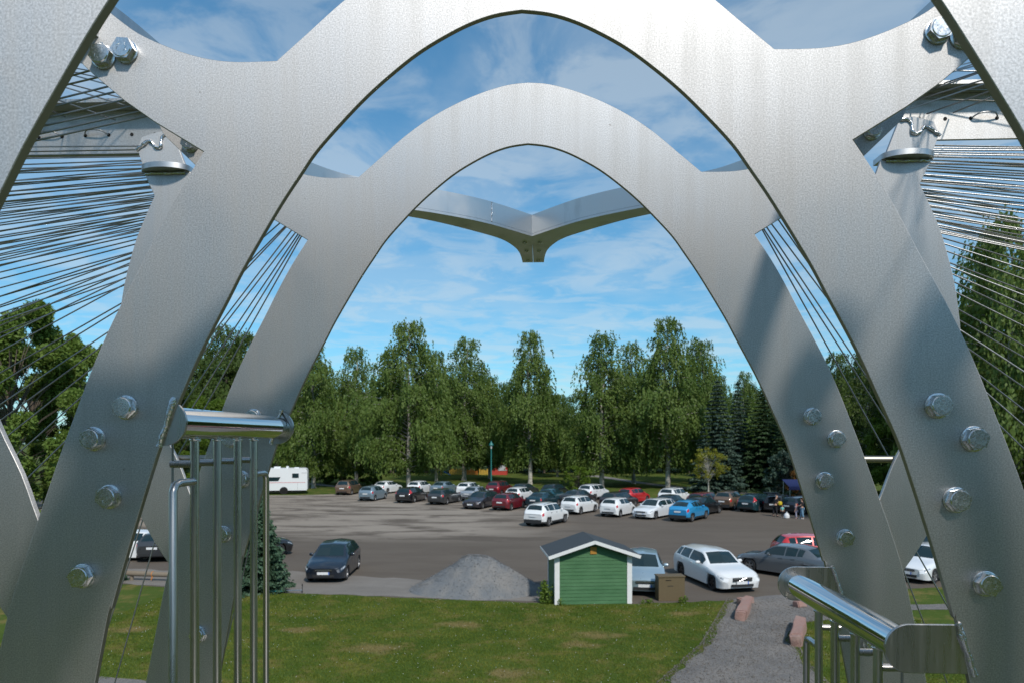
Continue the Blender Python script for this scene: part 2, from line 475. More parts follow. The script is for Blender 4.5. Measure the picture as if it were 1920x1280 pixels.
sheet('footpath', [(1660, 1133), (1960, 1128), (1960, 1138), (1660, 1143)], 0.009, 'path_gravel', 'narrow path across the grass at the right', 0.04, 9)
sheet('footpath', [(1075, 893), (1120, 890), (1220, 905), (1330, 917), (1450, 926), (1450, 929), (1330, 921), (1220, 908.5), (1115, 893)], 0.006, 'far_path', 'grey footpath climbing past the birches', 0)
sheet('footpath', [(560, 903), (600, 906), (660, 913), (660, 916), (600, 909), (560, 906)], 0.006, 'far_path', 'grey footpath behind the motorhome', 0)
sheet('kerb_strip', [(1140, 929), (1260, 934), (1390, 945), (1390, 950), (1260, 938.5), (1140, 932)], 0.011, 'far_path', 'light strip along the far edge of the car park', 0)

# ------------------------------------------------------------------ the steel arches
PAV = empty('steel_pavilion', (0, 0, 0))
tag(PAV, 'brushed steel structure of pointed arch frames strung with cables round the camera', 'pavilion')
D2 = 1.585
DD = 0.718
DPL = [D2 - 0.437 / 0.453 * DD * 0.985, D2, D2 + DD]
D3 = DPL[2]
T = 0.015
XC = -0.046
def fl(pts, d):
    """picture positions -> (x, z) relative to the arch axis and the eye height"""
    out = []
    for px, py in pts:
        p = at(px, py, d); out.append((p.x - XC, p.z - EYE))
    return out
inner = fl([(980, 19), (1029, 24.6), (1078, 39), (1128, 62), (1177, 90), (1226, 126), (1275, 167), (1324, 215), (1374, 269), (1407, 315), (1439, 361), (1470, 410), (1519, 491), (1550, 549), (1585, 613), (1613, 667), (1645, 737), (1684, 824), (1709, 896), (1740, 993), (1764, 1072), (1788, 1154), (1817, 1269)], D2)
inner[0] = (0.0, inner[0][1])
lo = inner[-1]; lo2 = inner[-2]
sl = (lo[0] - lo2[0]) / (lo[1] - lo2[1])
ZB = -1.78
inner += [(lo[0] + sl * 0.75 * (ZB - lo[1]), ZB)]
o_arch = fl([(990, 155), (1029, 158), (1078, 170.6), (1128, 190), (1177, 215), (1226, 248), (1275, 289)], D3)
o_arch[0] = (0.0, o_arch[0][1])
cusp = fl([(1452, 92)], D2)
o_sh = fl([(1500, 91.6), (1547, 89), (1594, 81), (1640, 67), (1687, 48), (1731, 26), (1765, 2), (1800, -26), (1822, -42)], D2)
arm_end = fl([(1858, -34), (1876, -8), (1874, 34), (1854, 74)], D2)
arm_lo = fl([(1825, 103), (1762, 156), (1700, 200), (1599, 262.5)], D2)
o_leg = fl([(1599, 262.5), (1644, 330), (1683, 397), (1722, 471), (1757, 535), (1798, 614), (1832, 690), (1860, 760), (1884, 821), (1904, 874), (1920, 918)], D2)
o_leg2 = fl([(1678, 1018), (1702, 1105), (1737, 1276)], D3)
lo, lo2 = o_leg2[-1], o_leg2[-2]
sl = (lo[0] - lo2[0]) / (lo[1] - lo2[1])
o_leg2 += [(lo[0] + sl * (ZB - lo[1]), ZB)]
def sm(pts, n=4): return [(p.x, p.y) for p in catmull([Vector((x, z, 0)) for x, z in pts], n)]
arc_o = sm(o_arch + cusp, 5)
shoulder = sm(cusp + o_sh, 4)[1:]
half = arc_o + shoulder + sm([o_sh[-1]] + arm_end + [arm_lo[0]], 4)[1:-1] + arm_lo[:-1] + sm(o_leg + o_leg2, 3)
half_in = sm(inner, 4)
R_half = half + half_in[::-1]           # right half, outer edge from the top down, inner edge back up
full = half + half_in[::-1][:-1] + [half_in[0]] + [(-x, z) for x, z in half_in[1:]] + [(-x, z) for x, z in half[::-1][:-1]]
def dedupe(pts, e=1e-4):
    out = []
    for p in pts:
        if not out or math.hypot(p[0] - out[-1][0], p[1] - out[-1][1]) > e: out.append(p)
    if math.hypot(out[0][0] - out[-1][0], out[0][1] - out[-1][1]) < e: out.pop()
    return out
full = dedupe(full)
arch_mesh = extrude_outline(full, T, 0.0, 0.0012)
arch_mesh.materials.append(MATS['blasted_steel']); arch_mesh.materials.append(MATS['cut_edge_steel'])
for p in arch_mesh.polygons:
    if abs(p.normal.y) < 0.3: p.material_index = 1

# bolt: washer, hexagon head with a shallow dished top
hb = MB()
hb.lathe([(0.0, 0.0), (0.0285, 0.0), (0.0285, 0.004), (0.026, 0.005), (0.0, 0.005)], 24)
def hexring(r, h): return [Vector((r * math.cos(math.pi / 3 * k), r * math.sin(math.pi / 3 * k), h)) for k in range(6)]
hv = hexring(0.0265, 0.005) + hexring(0.0265, 0.0205)
hb.add(hv, [(k, (k + 1) % 6, 6 + (k + 1) % 6, 6 + k) for k in range(6)])
hb.add(hexring(0.0265, 0.0205), [tuple(range(6))])
hb.lathe([(0.0228, 0.0200), (0.0208, 0.0228), (0.012, 0.0229), (0.0, 0.0229)], 24)
# raised grade marks on the head
for an in (0.4, 1.1, 1.8, 3.6, 4.4):
    hb.box((0.0105 * math.cos(an), 0.0105 * math.sin(an), 0.0230), (0.0032, 0.0010, 0.0006), Matrix.Rotation(an + 0.9, 3, 'Z'))
bolt_mesh = hb.mesh('bolt', 32); bolt_mesh.materials.append(MATS['bolt_steel'])
rb = random.Random(4)
def bolt(p, parent, s=1.0):
    o = link('bolt', bolt_mesh, None, parent); o.location = p
    o.rotation_euler = (math.radians(90), rb.uniform(0, 6.28), 0); o.scale = (s, s, s); return o
BP = fl([(1757, 760), (1824, 822), (1791, 936), (1847, 1093)], D2)
BP += [(-x, z) for x, z in fl([(373, 1188)], D3)]
AB = fl([(1757, 61), (1804, 70), (1842, 12)], D2)

# side rib: a plate that leaves the leg low down, bulges outward and comes back at the shelf
rib_out = fl([(1748, 298), (1725, 345), (1746, 390), (1763, 430), (1778, 480), (1790, 530), (1800, 600), (1804, 680), (1799, 790), (1778, 915), (1740, 1000), (1695, 1068), (1665, 1100), (1640, 1118)], D3 + T)
rib_in = fl([(1592, 1085), (1602, 1040), (1620, 995), (1650, 935), (1675, 870), (1710, 800), (1740, 720), (1746, 630), (1730, 540), (1698, 450), (1660, 390), (1636, 345), (1655, 293)], D3 + T)
rib_pts = dedupe([rib_out[0]] + sm(rib_out[1:], 3) + sm(rib_in[:-1], 3) + [rib_in[-1]])
rib_mesh = extrude_outline(rib_pts, T, 0.0, 0.0012)
ribL_mesh = extrude_outline([(-x, z) for x, z in rib_pts][::-1], T, 0.0, 0.0012)
for mm in (rib_mesh, ribL_mesh):
    mm.materials.append(MATS['blasted_steel'])
tab_pts = fl([(1748, 289), (1761, 252), (1752, 228), (1715, 218), (1688, 222), (1662, 289)], D3 + T)
tab_mesh = extrude_outline(tab_pts, T, 0.0, 0.001); tabL_mesh = extrude_outline([(-x, z) for x, z in tab_pts][::-1], T, 0.0, 0.001)
for mm in (tab_mesh, tabL_mesh): mm.materials.append(MATS['blasted_steel'])
# shelf: horizontal half disc on top of each rib
shz = at(1700, 290, D3).z - EYE
sx0 = (rib_out[0][0] + rib_in[-1][0]) / 2
sb = MB(); N = 20
ring = [(0.084 * math.cos(math.pi * k / N), -0.050 * math.sin(math.pi * k / N)) for k in range(N + 1)] + [(-0.084, 0.05), (0.084, 0.05)]
sb.add([(x, y, -0.009) for x, y in ring] + [(x, y, 0.009) for x, y in ring],
       [tuple(range(len(ring))), tuple(range(2 * len(ring) - 1, len(ring) - 1, -1))] + [(k, (k + 1) % len(ring), len(ring) + (k + 1) % len(ring), len(ring) + k) for k in range(len(ring))])
shelf_mesh = sb.mesh('shelf', 35); shelf_mesh.materials.append(MATS['sheet_steel'])

def weld_line(name, pts, r, parent, seed=0, step=0.008):
    rnd = random.Random(seed); P = catmull(pts, 6); L = []
    tot = sum((P[i + 1] - P[i]).length for i in range(len(P) - 1)); k = max(4, int(tot / step))
    acc = 0; seg = 0; res = []
    for i in range(k + 1):
        t = tot * i / k
        while seg < len(P) - 2 and acc + (P[seg + 1] - P[seg]).length < t:
            acc += (P[seg + 1] - P[seg]).length; seg += 1
        d = (P[seg + 1] - P[seg]); q = P[seg] + d * ((t - acc) / max(d.length, 1e-6))
        res.append(q + Vector((rnd.uniform(-1, 1), rnd.uniform(-1, 1), rnd.uniform(-1, 1))) * r * 0.22)
    rs = [r * (0.75 + 0.5 * rnd.random()) for _ in res]
    return MB().tube(res, rs, 8).build(name, MATS['weld_steel'], parent, 60)

ARCH = []
for i, d in enumerate(DPL):
    a = link('arch_frame', arch_mesh, None, PAV, (XC, d, EYE))
    a['label'] = ['nearest arch frame, only its corners show', 'large arch frame with bolted arms across the picture', 'farther arch frame seen through the large one'][i]
    ARCH.append(a)
    for s in (1, -1):
        for x, z in BP + AB:
            bolt((s * x, -0.0005, z), a)
        link('side_rib', rib_mesh if s > 0 else ribL_mesh, None, a, (0, T + 0.001, 0))
        link('shelf_plate', shelf_mesh, None, a, (s * sx0, T + 0.006, shz))
        link('rib_tab', tab_mesh if s > 0 else tabL_mesh, None, a, (0, T + 0.002, 0))
        w = [Vector((s * (p[0]), T - 0.001, p[1])) for p in fl([(1768, 252), (1752, 240), (1738, 233), (1728, 246), (1716, 246), (1714, 228), (1704, 220), (1688, 222)], D3)]
        weld_line('weld_bead', w, 0.0055, a, 3 + i)
        weld_line('weld_bead', [Vector((s * (sx0 - 0.07), T - 0.002, shz - 0.016)), Vector((s * (sx0 + 0.07), T - 0.002, shz - 0.016))], 0.005, a, 9 + i)

# brackets behind the arms of the large frame
for s in (1, -1):
    q = fl([(1590, 250), (1620, 293), (1690, 226), (1702, 202), (1720, 150), (1640, 180)], D2 + 0.2)
    q = [(s * x, z) for x, z in q]
    if s < 0: q = q[::-1]
    br = link('bracket', extrude_outline(q, 0.012, 0, 0.001), MATS['blasted_steel'], PAV, (XC, D2 + 0.2, EYE))
    x, z = fl([(1634, 247)], D2 + 0.2)[0]; bolt((s * x, -0.0005, z), br, 0.8)
# side beams: upright web with a flange on top, drilled for the cables
for s in (1, -1):
    bm_ = MB()
    x0 = fl([(1700, 250)], D3)[0][0]; x1 = x0 + 1.6
    zb = fl([(1800, 250.5)], D3)[0][1]; zt = fl([(1800, 163)], D3)[0][1]
    bm_.box((s * (x0 + x1) / 2, D3 + 0.05, EYE + (zb + zt) / 2), ((x1 - x0) / 2, 0.006, (zt - zb) / 2))
    o = bm_.build('side_beam', MATS['beam_steel'], PAV)
    o.location.x = XC
    fb = MB().box((s * (x0 + x1) / 2, D3 + 0.032, EYE + zt + 0.007), ((x1 - x0) / 2 + 0.03, 0.050, 0.006))
    f = fb.build('flange', MATS['beam_steel'], o)
    hx = fl([(1738, 212.5), (1787, 211.5), (1836, 210.5), (1886, 210), (1936, 210), (1986, 210)], D3)
    for k, (x, z) in enumerate(hx):
        h = MB().lathe([(0, 0), (0.0062, 0), (0.0062, 0.0015), (0, 0.0015)], 14, Matrix.Translation((s * x, D3 + 0.0445, EYE + z)) @ Matrix.Rotation(math.radians(90), 4, 'X'))
        h.build('cable_hole', MATS['hole_black'], o)
    for k in (2, 4):
        a_, b_ = hx[k], hx[k + 1]
        loop = [(s * a_[0], D3 + 0.04, EYE + a_[1]), (s * (a_[0] + 0.02), D3 + 0.025, EYE + a_[1] + 0.009), (s * (b_[0] - 0.02), D3 + 0.025, EYE + b_[1] + 0.012), (s * b_[0], D3 + 0.04, EYE + b_[1])]
        MB().tube(catmull(loop, 6), 0.0024, 6).build('cable_loop', MATS['cable_steel'], o, 60)

# horizontal ring beam: web on a flat flange; the flange runs out to a bolted tip on the far side
hR = 0.955; wH = 0.088
plan = [(-1.50, 1.06), (-1.26, 1.19), (-1.07, 1.38), (-0.99, 1.60), (-0.955, 1.85), (-0.92, 2.25), (-0.865, 2.50), (-0.74, 2.69), (-0.57, 2.79), (-0.40, 2.88), (-0.20, 3.02), (0.0, 3.23)]
planc = catmull([Vector((x, y, 0)) for x, y in plan], 8)
flw = [(-1.53, 1.14), (-1.31, 1.26), (-1.145, 1.43), (-1.075, 1.62), (-1.04, 1.86), (-1.01, 2.28), (-0.935, 2.56), (-0.78, 2.775), (-0.595, 2.875), (-0.42, 2.99), (-0.24, 3.16), (-0.14, 3.28), (-0.085, 3.42), (-0.064, 3.55), (-0.057, 3.71)]
for s in (1, -1):
    mb = MB(); vs = []
    nrm = []
    for i, p in enumerate(planc):
        t = (planc[min(i + 1, len(planc) - 1)] - planc[max(i - 1, 0)]).normalized(); nrm.append(Vector((-t.y, t.x, 0)))
    for p, nn in zip(planc, nrm):
        for off in (0, 0.008):
            for z in (0, wH):
                q = p + nn * off; vs.append((s * q.x, q.y, EYE + hR + z))
    fs = []
    for i in range(len(planc) - 1):
        a = i * 4; b = a + 4
        fs += [(a, b, b + 1, a + 1), (a + 2, a + 3, b + 3, b + 2), (a + 1, b + 1, b + 3, a + 3), (a, a + 2, b + 2, b)]
    mb.add(vs, fs); m_ = (len(planc) - 1) * 4
    mb.add([vs[0], vs[1], vs[3], vs[2]], [(0, 1, 2, 3)])
    rbm = mb.build('ring_beam', MATS['sheet_steel'], PAV, 40, (XC, 0, 0))
    # flange
    fo = catmull([Vector((x, y, 0)) for x, y in flw], 6)
    k0 = len(planc); up = []; 
    outline = [(s * p.x, p.y) for p in planc] + [(s * -0.001, 3.71)] + [(s * p.x, p.y) for p in fo[::-1]]
    bm = bmesh.new(); f = bm.faces.new([bm.verts.new((x, y, EYE + hR - 0.012)) for x, y in outline])
    r = bmesh.ops.extrude_face_region(bm, geom=[f]); bmesh.ops.translate(bm, verts=[e for e in r['geom'] if isinstance(e, bmesh.types.BMVert)], vec=(0, 0, 0.011))
    bmesh.ops.recalc_face_normals(bm, faces=bm.faces); bmesh.ops.triangulate(bm, faces=[q for q in bm.faces if len(q.verts) > 4])
    me = bpy.data.meshes.new('flange'); bm.to_mesh(me); bm.free()
    fo_ = link('flange', me, MATS['sheet_steel'], rbm)
    for x, y in ((0.037, 3.33), (0.031, 3.48), (0.028, 3.67)):
        q = MB().lathe([(0, 0), (0.011, 0), (0.011, 0.003), (0.007, 0.006), (0, 0.006)], 12, Matrix.Translation((s * -x, y, EYE + hR - 0.0125)) @ Matrix.Rotation(math.pi, 4, 'X'))
        q.build('bolt', MATS['weld_steel'], rbm, 40)
    if s > 0:
        i = min(range(len(planc)), key=lambda k: abs(planc[k].x + 0.185)); p = planc[i] - nrm[i] * 0.001
        weld_line('weld_bead', [Vector((p.x, p.y, EYE + hR)), Vector((p.x, p.y, EYE + hR + wH))], 0.0022, rbm, 2)

# ------------------------------------------------------------------ handrails
def handrail(s, dz, seed):
    """s: side; dz: height of the tube against the eye"""
    xr = XC - 0.840 if s < 0 else XC + 0.868
    h = empty('handrail', (xr, 0, EYE + dz), 0, PAV)
    h['label'] = 'left handrail tube at eye level with upright bars' if s < 0 else 'right handrail tube, set lower, with rectangular end plate'
    y0, y1 = D2 + 0.009, D3 - 0.009
    R = 0.038
    MB().tube([(0, y0, 0), (0, y1, 0)], R, 40).build('tube', MATS['polished_steel'], h, 40)
    # end plates: round towards the walkway, running straight to the frame
    for d_, e in ((D2, -0.0), (D3, -0.016)):
        zz = dz
        xi = None
        hp = half_in
        for i in range(len(hp) - 1):
            if (hp[i][1] - zz) * (hp[i + 1][1] - zz) <= 0:
                t = (hp[i][1] - zz) / (hp[i][1] - hp[i + 1][1] + 1e-9); xi = hp[i][0] + t * (hp[i + 1][0] - hp[i][0])
        reach = XC + s * xi - xr        # x of the frame's inner edge in this local frame
        hh = 0.055
        ext = reach + s * (0.006 if d_ == D2 else 0.02)
        arcs = [(-s * hh * math.cos(a), hh * math.sin(a)) for a in [math.radians(k) for k in range(-90, 91, 9)]]
        pts = arcs + [(ext, hh), (ext, -hh)]
        # the frame's edge slants, so does the plate's end
        slope = 0.34
        pts[-2] = (ext - s * hh * slope, hh); pts[-1] = (ext + s * hh * slope, -hh)
        if s > 0: pts = pts[::-1]
        pm = extrude_outline(pts, 0.008, 0, 0.0015)
        pl = link('end_plate', pm, MATS['satin_steel'], h, (0, d_ + (e if d_ == D3 else 0.0) + (0.002 if d_ == D2 else 0), 0))
        y = d_ + (e if d_ == D3 else 0) - 0.001
        weld_line('weld_bead', [Vector((ext - s * hh * slope, y, hh + 0.004)), Vector((ext, y, 0)), Vector((ext + s * hh * slope, y, -hh))], 0.0075 if d_ == D2 else 0.006, h, seed + int(d_ * 10), 0.011)
    zb = -1.70 - dz
    YB = [1.735, 1.858, 1.985, 2.098]
    bar = MATS['satin_steel']
    for k, y in enumerate(YB):
        MB().tube([(0, y, -R + 0.002), (0, y, zb)], 0.0112, 14).build('baluster', bar, h, 40)
        weld_line('weld_bead', [Vector((0.012 * math.cos(a), y + 0.012 * math.sin(a), -R - 0.003)) for a in (0, 1.6, 3.2, 4.8, 6.2)], 0.0035, h, k)
        # short arm outward that holds a thin rod
        za = -0.103 if s < 0 else -0.09
        MB().tube([(s * 0.008, y, za), (s * 0.062, y, za)], 0.0095, 12).build('arm', bar, h, 40)
        MB().tube([(s * 0.058, y, za + 0.05 if s < 0 else za), (s * 0.058, y, zb)], 0.0032, 8).build('thin_rod', MATS['cable_steel'], h, 40)
    for y, dy in ((YB[0], -0.104), (YB[-1], 0.096)):
        za = -0.147
        path = [(0, y + math.copysign(0.008, dy), za), (0, y + dy * 0.72, za), (0, y + dy * 0.92, za - 0.004), (0, y + dy, za - 0.02), (0, y + dy, zb)]
        MB().tube(path, 0.0098, 12).build('bent_bar', bar, h, 50)
    MB().box((0, (D2 + D3) / 2, zb), (0.02, (D3 - D2) / 2, 0.006)).build('foot_rail', bar, h)
    return h
handrail(-1, 0.040, 1)
handrail(1, -0.468, 5)
MB().box((XC, 1.0, EYE - 1.745), (1.05, 2.6, 0.02)).build('deck', MATS['deck_grating'], PAV)
# cross rods between the ribs and the legs
for s in (1, -1):
    z = at(1660, 861, D3).z; xa = at(1632, 861, D3).x - XC; xb = at(1710, 861, D3).x - XC
    MB().tube([(XC + s * (xa - 0.05), D3 + 0.06, z), (XC + s * (xb + 0.05), D3 + 0.045, z)], 0.0115, 8).build('cross_rod', MATS['cut_edge_steel'], PAV, 50)

# ------------------------------------------------------------------ cables
def cable(p, q, r=0.0023):
    p, q = Vector(p), Vector(q)
    return MB().tube([p, q], r, 6).build('cable', MATS['cable_steel'], PAV, 60)
def cab_px(a, da, b, db, ext_a=0.0, ext_b=0.0, r=0.0023):
    """cable through two picture positions at the given distances, lengthened at both ends by a share of its length"""
    p, q = at(*a, da), at(*b, db); v = q - p
    return cable(p - v * ext_a, q + v * ext_b, r)
DR = D3 + 0.0235
left = [((49, 540), (0, 556)), ((89, 540), (0, 572.7)), ((132, 540), (0, 595)), ((165, 540), (0, 611)), ((196, 540), (0, 633.5)), ((209, 546.5), (0, 659)),
        ((203, 583), (0, 699)), ((194.5, 598), (0, 718)), ((177, 639.5), (0, 758)), ((165, 668), (0, 788)), ((145.5, 711.6), (6, 823.5)), ((123, 770), (21, 861)), ((92, 856), (40, 907))]
right = [((1769, 447), (1920, 491)), ((1773, 458), (1920, 505)), ((1780, 473), (1920, 524)), ((1786, 495), (1920, 545.6)), ((1788, 503), (1920, 554)), ((1790.6, 516), (1920, 572)), ((1793, 531), (1920, 590)),
         ((1797, 551), (1920, 612)), ((1801.5, 583), (1920, 648)), ((1802.4, 602.5), (1920, 670)), ((1803.7, 621), (1920, 696.5)), ((1814.7, 653), (1920, 726)), ((1836.5, 703), (1920, 768)), ((1851, 737), (1920, 797)), ((1874.6, 797), (1920, 841))]
def rib_x(py):
    """outer edge of the rib (picture x on the right side) at a picture height"""
    L = [(1748, 270), (1748, 298), (1725, 345), (1746, 390), (1763, 430), (1778, 480), (1790, 530), (1800, 600), (1804, 680), (1799, 790), (1778, 915), (1740, 1000)]
    return float(np.interp(py, [p[1] for p in L], [p[0] for p in L]))
ends = {1: [], -1: []}
for (a, b) in left:
    sl = (b[1] - a[1]) / (b[0] - a[0])
    # back to the rib edge
    x = a[0]
    for _ in range(6):
        y = a[1] + sl * (x - a[0]); x = 2003 - rib_x(y)
    p = at(x + 36, a[1] + sl * (x + 36 - a[0]), DR); q = at(-330, a[1] + sl * (-330 - a[0]), DR - 0.10)
    cable(p, q); ends[-1].append(q)
for (a, b) in right:
    sl = (b[1] - a[1]) / (b[0] - a[0]); x = a[0]
    for _ in range(6):
        y = a[1] + sl * (x - a[0]); x = rib_x(y)
    p = at(x - 14, a[1] + sl * (x - 14 - a[0]), DR); q = at(2333, a[1] + sl * (2333 - a[0]), DR - 0.10)
    cable(p, q); ends[1].append(q)
rc = random.Random(8)
for s in (1, -1):
    ys = list(np.linspace(274, 336, 10)) + list(np.linspace(340, 436, 17)) + ([] if s > 0 else list(np.linspace(444, 528, 8)))
    for k, y in enumerate(ys):
        x = rib_x(y); y = y + rc.uniform(-2, 2)
        t = max(0.0, (y - 268) / (545 - 268))
        sl = 0.004 + 0.40 * t ** 1.25 + rc.uniform(-0.012, 0.012)
        xi = x - 4; xo = 2333
        X = (lambda v: v) if s > 0 else (lambda v: 2003 - v)
        xi = x - (34 if s < 0 else 12); p = at(X(xi), y, DR); q = at(X(xo), y + sl * (xo - xi), DR - 0.10 + rc.uniform(-0.02, 0.02))
        cable(p, q); ends[s].append(q)
    # second layer that belongs to the next bay, nearly level
    for k in range(22):
        y = 278 + 6.6 * k + rc.uniform(-3, 3); sl = 0.01 + 0.0016 * (y - 270) + rc.uniform(-0.02, 0.02)
        X = (lambda v: v) if s > 0 else (lambda v: 2003 - v)
        p = at(X(1690), y, DR + 0.22); q = at(X(2280), y + sl * 590, DR + 0.16)
        cable(p, q)
    # outer strip that carries the far ends of the cables, outside the picture
    e = sorted(ends[s], key=lambda v: v.z)
    zs = np.linspace(e[0].z - 0.05, e[-1].z + 0.06, 9)
    xs = np.interp(zs, [v.z for v in e], [v.x for v in e])
    mb = MB()
    for k in range(8):
        a_ = Vector((xs[k] + s * 0.03, DR - 0.10, zs[k])); b_ = Vector((xs[k + 1] + s * 0.03, DR - 0.10, zs[k + 1]))
        c_ = (a_ + b_) / 2; an = math.atan2(b_.x - a_.x, b_.z - a_.z)
        mb.box(c_, (0.035, 0.0075, (b_ - a_).length / 2 + 0.004), Matrix.Rotation(an, 3, 'Y'))
    mb.build('outer_rib', MATS['beam_steel'], PAV)
# cables behind the farther frame, fanning from the edge under its arms
def zz(o, sc, l): return [((a[0] / sc + o[0], a[1] / sc + o[1]), (b[0] / sc + o[0], b[1] / sc + o[1])) for a, b in l]
fanL = zz((160, 260), 2.56, [((885, 378), (815, 465)), ((905, 390), (800, 480)), ((935, 405), (750, 565)), ((960, 420), (690, 690)), ((965, 424), (655, 750)), ((990, 440), (500, 1080)), ((1008, 452), (470, 1150)), ((1020, 460), (480, 1260)), ((1030, 463), (520, 1280)), ((1038, 468), (580, 1280))])
fanR = zz((1300, 260), 2.56, [((335, 445), (800, 1280)), ((345, 445), (880, 1280)), ((360, 437), (850, 1170)), ((385, 423), (720, 870)), ((415, 400), (630, 710)), ((430, 390), (560, 580))])
for a, b in fanL + fanR:
    L = math.hypot(a[0] - b[0], a[1] - b[1])
    cab_px(a, D3 + 0.03, b, D3 + 0.10, 14 / L, max(0.08, 560 / L - 1))
for a, b in [((508, 828), (405, 1262)), ((515, 828), (412, 1258)), ((265, 982), (185, 1228)), ((287, 1026), (215, 1280)), ((1714, 1026), (1790, 1160)), ((1693, 1066), (1776, 1280))]:
    cab_px(a, D3 + 0.06, b, D3 + 0.08, 0.06, 0.35)
# cables in the opening under the large frame's left and right arms
dark = zz((0, 80), 5.12, [((660, 130), (400, 232)), ((720, 175), (395, 268)), ((850, 275), (300, 425)), ((920, 340), (260, 497)), ((1030, 425), (190, 635)), ((1100, 475), (150, 705)), ((1200, 550), (80, 812)), ((1280, 610), (40, 885)), ((1350, 660), (0, 965)), ((1415, 705), (0, 1020))])
for a, b in dark:
    L = math.hypot(a[0] - b[0], a[1] - b[1]); cab_px(a, D2 + 0.02, b, D2 + 0.05, 8 / L, 330 / L)
lightc = zz((0, 80), 5.12, [((1110, 745), (280, 455)), ((625, 715), (230, 535)), ((320, 715), (170, 650)), ((1335, 645), (340, 345)), ((1215, 545), (360, 320)), ((1000, 395), (420, 240)), ((920, 330), (430, 228)), ((850, 270), (460, 200)), ((770, 195), (470, 150)), ((560, 90), (500, 85)), ((690, 285), (440, 262))])
for a, b in lightc:
    L = math.hypot(a[0] - b[0], a[1] - b[1]); cab_px(a, D3 + 0.03, b, D3 - 0.22, 0.0 if a[1] > 200 else 0.4, 380 / L)
rcab = zz((1500, 0), 3.2, [((760, 685), (1190, 530)), ((920, 678), (1195, 565)), ((640, 660), (1150, 490)), ((690, 605), (1135, 470)), ((770, 548), (1110, 425)), ((810, 520), (1105, 420)), ((890, 440), (1090, 385)), ((940, 420), (1080, 372)), ((990, 385), (1070, 365))])
for k, (a, b) in enumerate(rcab):
    L = math.hypot(a[0] - b[0], a[1] - b[1])
    cab_px(a, D3 + 0.03, b, D3 - 0.20, 0.0 if k < 2 else 0.25, 380 / L)
for a, b in zz((1500, 0), 3.2, [((840, 598), (1230, 610)), ((760, 540), (1180, 540)), ((900, 425), (1130, 430))]):
    cab_px(a, D3 + 0.02, b, D3 + 0.0, 0.3, 1.6)
# ------------------------------------------------------------------ cars
plain('tyre_rubber', (0.018, 0.018, 0.019), 0.8)
plain('rim_alloy', (0.48, 0.49, 0.51), 0.3, Metallic=0.8)
plain('rim_dark', (0.05, 0.05, 0.055), 0.35, Metallic=0.6)
plain('black_plastic', (0.022, 0.023, 0.025), 0.55)
plain('under_black', (0.008, 0.008, 0.008), 0.95)
plain('chrome', (0.70, 0.71, 0.73), 0.30, Metallic=1.0)
plain('plate_white', (0.72, 0.74, 0.76), 0.4)
plain('plate_blue', (0.02, 0.12, 0.50), 0.4)
m = NT('car_glass'); m.set(Base_Color=(0.012, 0.028, 0.034), Roughness=0.04, Specular_IOR_Level=0.5)
m = NT('headlamp'); m.set(Base_Color=(0.55, 0.58, 0.60), Roughness=0.12, Metallic=0.35, Coat_Weight=1.0, Coat_Roughness=0.03); m.to(m.mix(m.maprange(m.noise(14, 2), 0.4, 0.6), (0.75, 0.78, 0.8), (0.22, 0.23, 0.25)), 'Base Color')
m = NT('tail_lamp'); m.set(Base_Color=(0.42, 0.010, 0.014), Roughness=0.15, Coat_Weight=1.0, Coat_Roughness=0.03)
m.to(m.mix(m.maprange(m.noise(9, 2), 0.5, 0.62), (0.45, 0.010, 0.014), (0.62, 0.10, 0.10)), 'Base Color')
def paint(name, col, metal=0.25):
    m = NT(name); m.set(Base_Color=col, Roughness=0.32, Metallic=metal, Coat_Weight=1.0, Coat_Roughness=0.04)
    dust = m.noise(5, 4, 0.6)
    m.to(m.mix(m.maprange(dust, 0.4, 0.8, 0, 0.22), col, tuple(0.7 * x + 0.05 for x in col)), 'Base Color')
    m.to(m.maprange(dust, 0.3, 0.8, 0.26, 0.45), 'Roughness'); return m.m
PAINT = {k: paint(k + '_paint', c, mt) for k, c, mt in [
    ('white', (0.74, 0.76, 0.77), 0.0), ('pearl', (0.70, 0.73, 0.76), 0.0), ('silver', (0.42, 0.46, 0.50), 0.5), ('silver_blue', (0.34, 0.46, 0.54), 0.45),
    ('grey', (0.12, 0.135, 0.15), 0.4), ('grey_blue', (0.22, 0.30, 0.36), 0.4), ('anthracite', (0.045, 0.050, 0.056), 0.35), ('black', (0.010, 0.011, 0.014), 0.2),
    ('navy', (0.006, 0.013, 0.026), 0.2), ('teal', (0.010, 0.070, 0.090), 0.3), ('petrol', (0.008, 0.045, 0.060), 0.3), ('blue', (0.02, 0.30, 0.62), 0.2),
    ('red', (0.50, 0.012, 0.018), 0.1), ('dark_red', (0.16, 0.008, 0.018), 0.25), ('brown', (0.17, 0.115, 0.080), 0.35), ('plum', (0.035, 0.030, 0.038), 0.35)]}

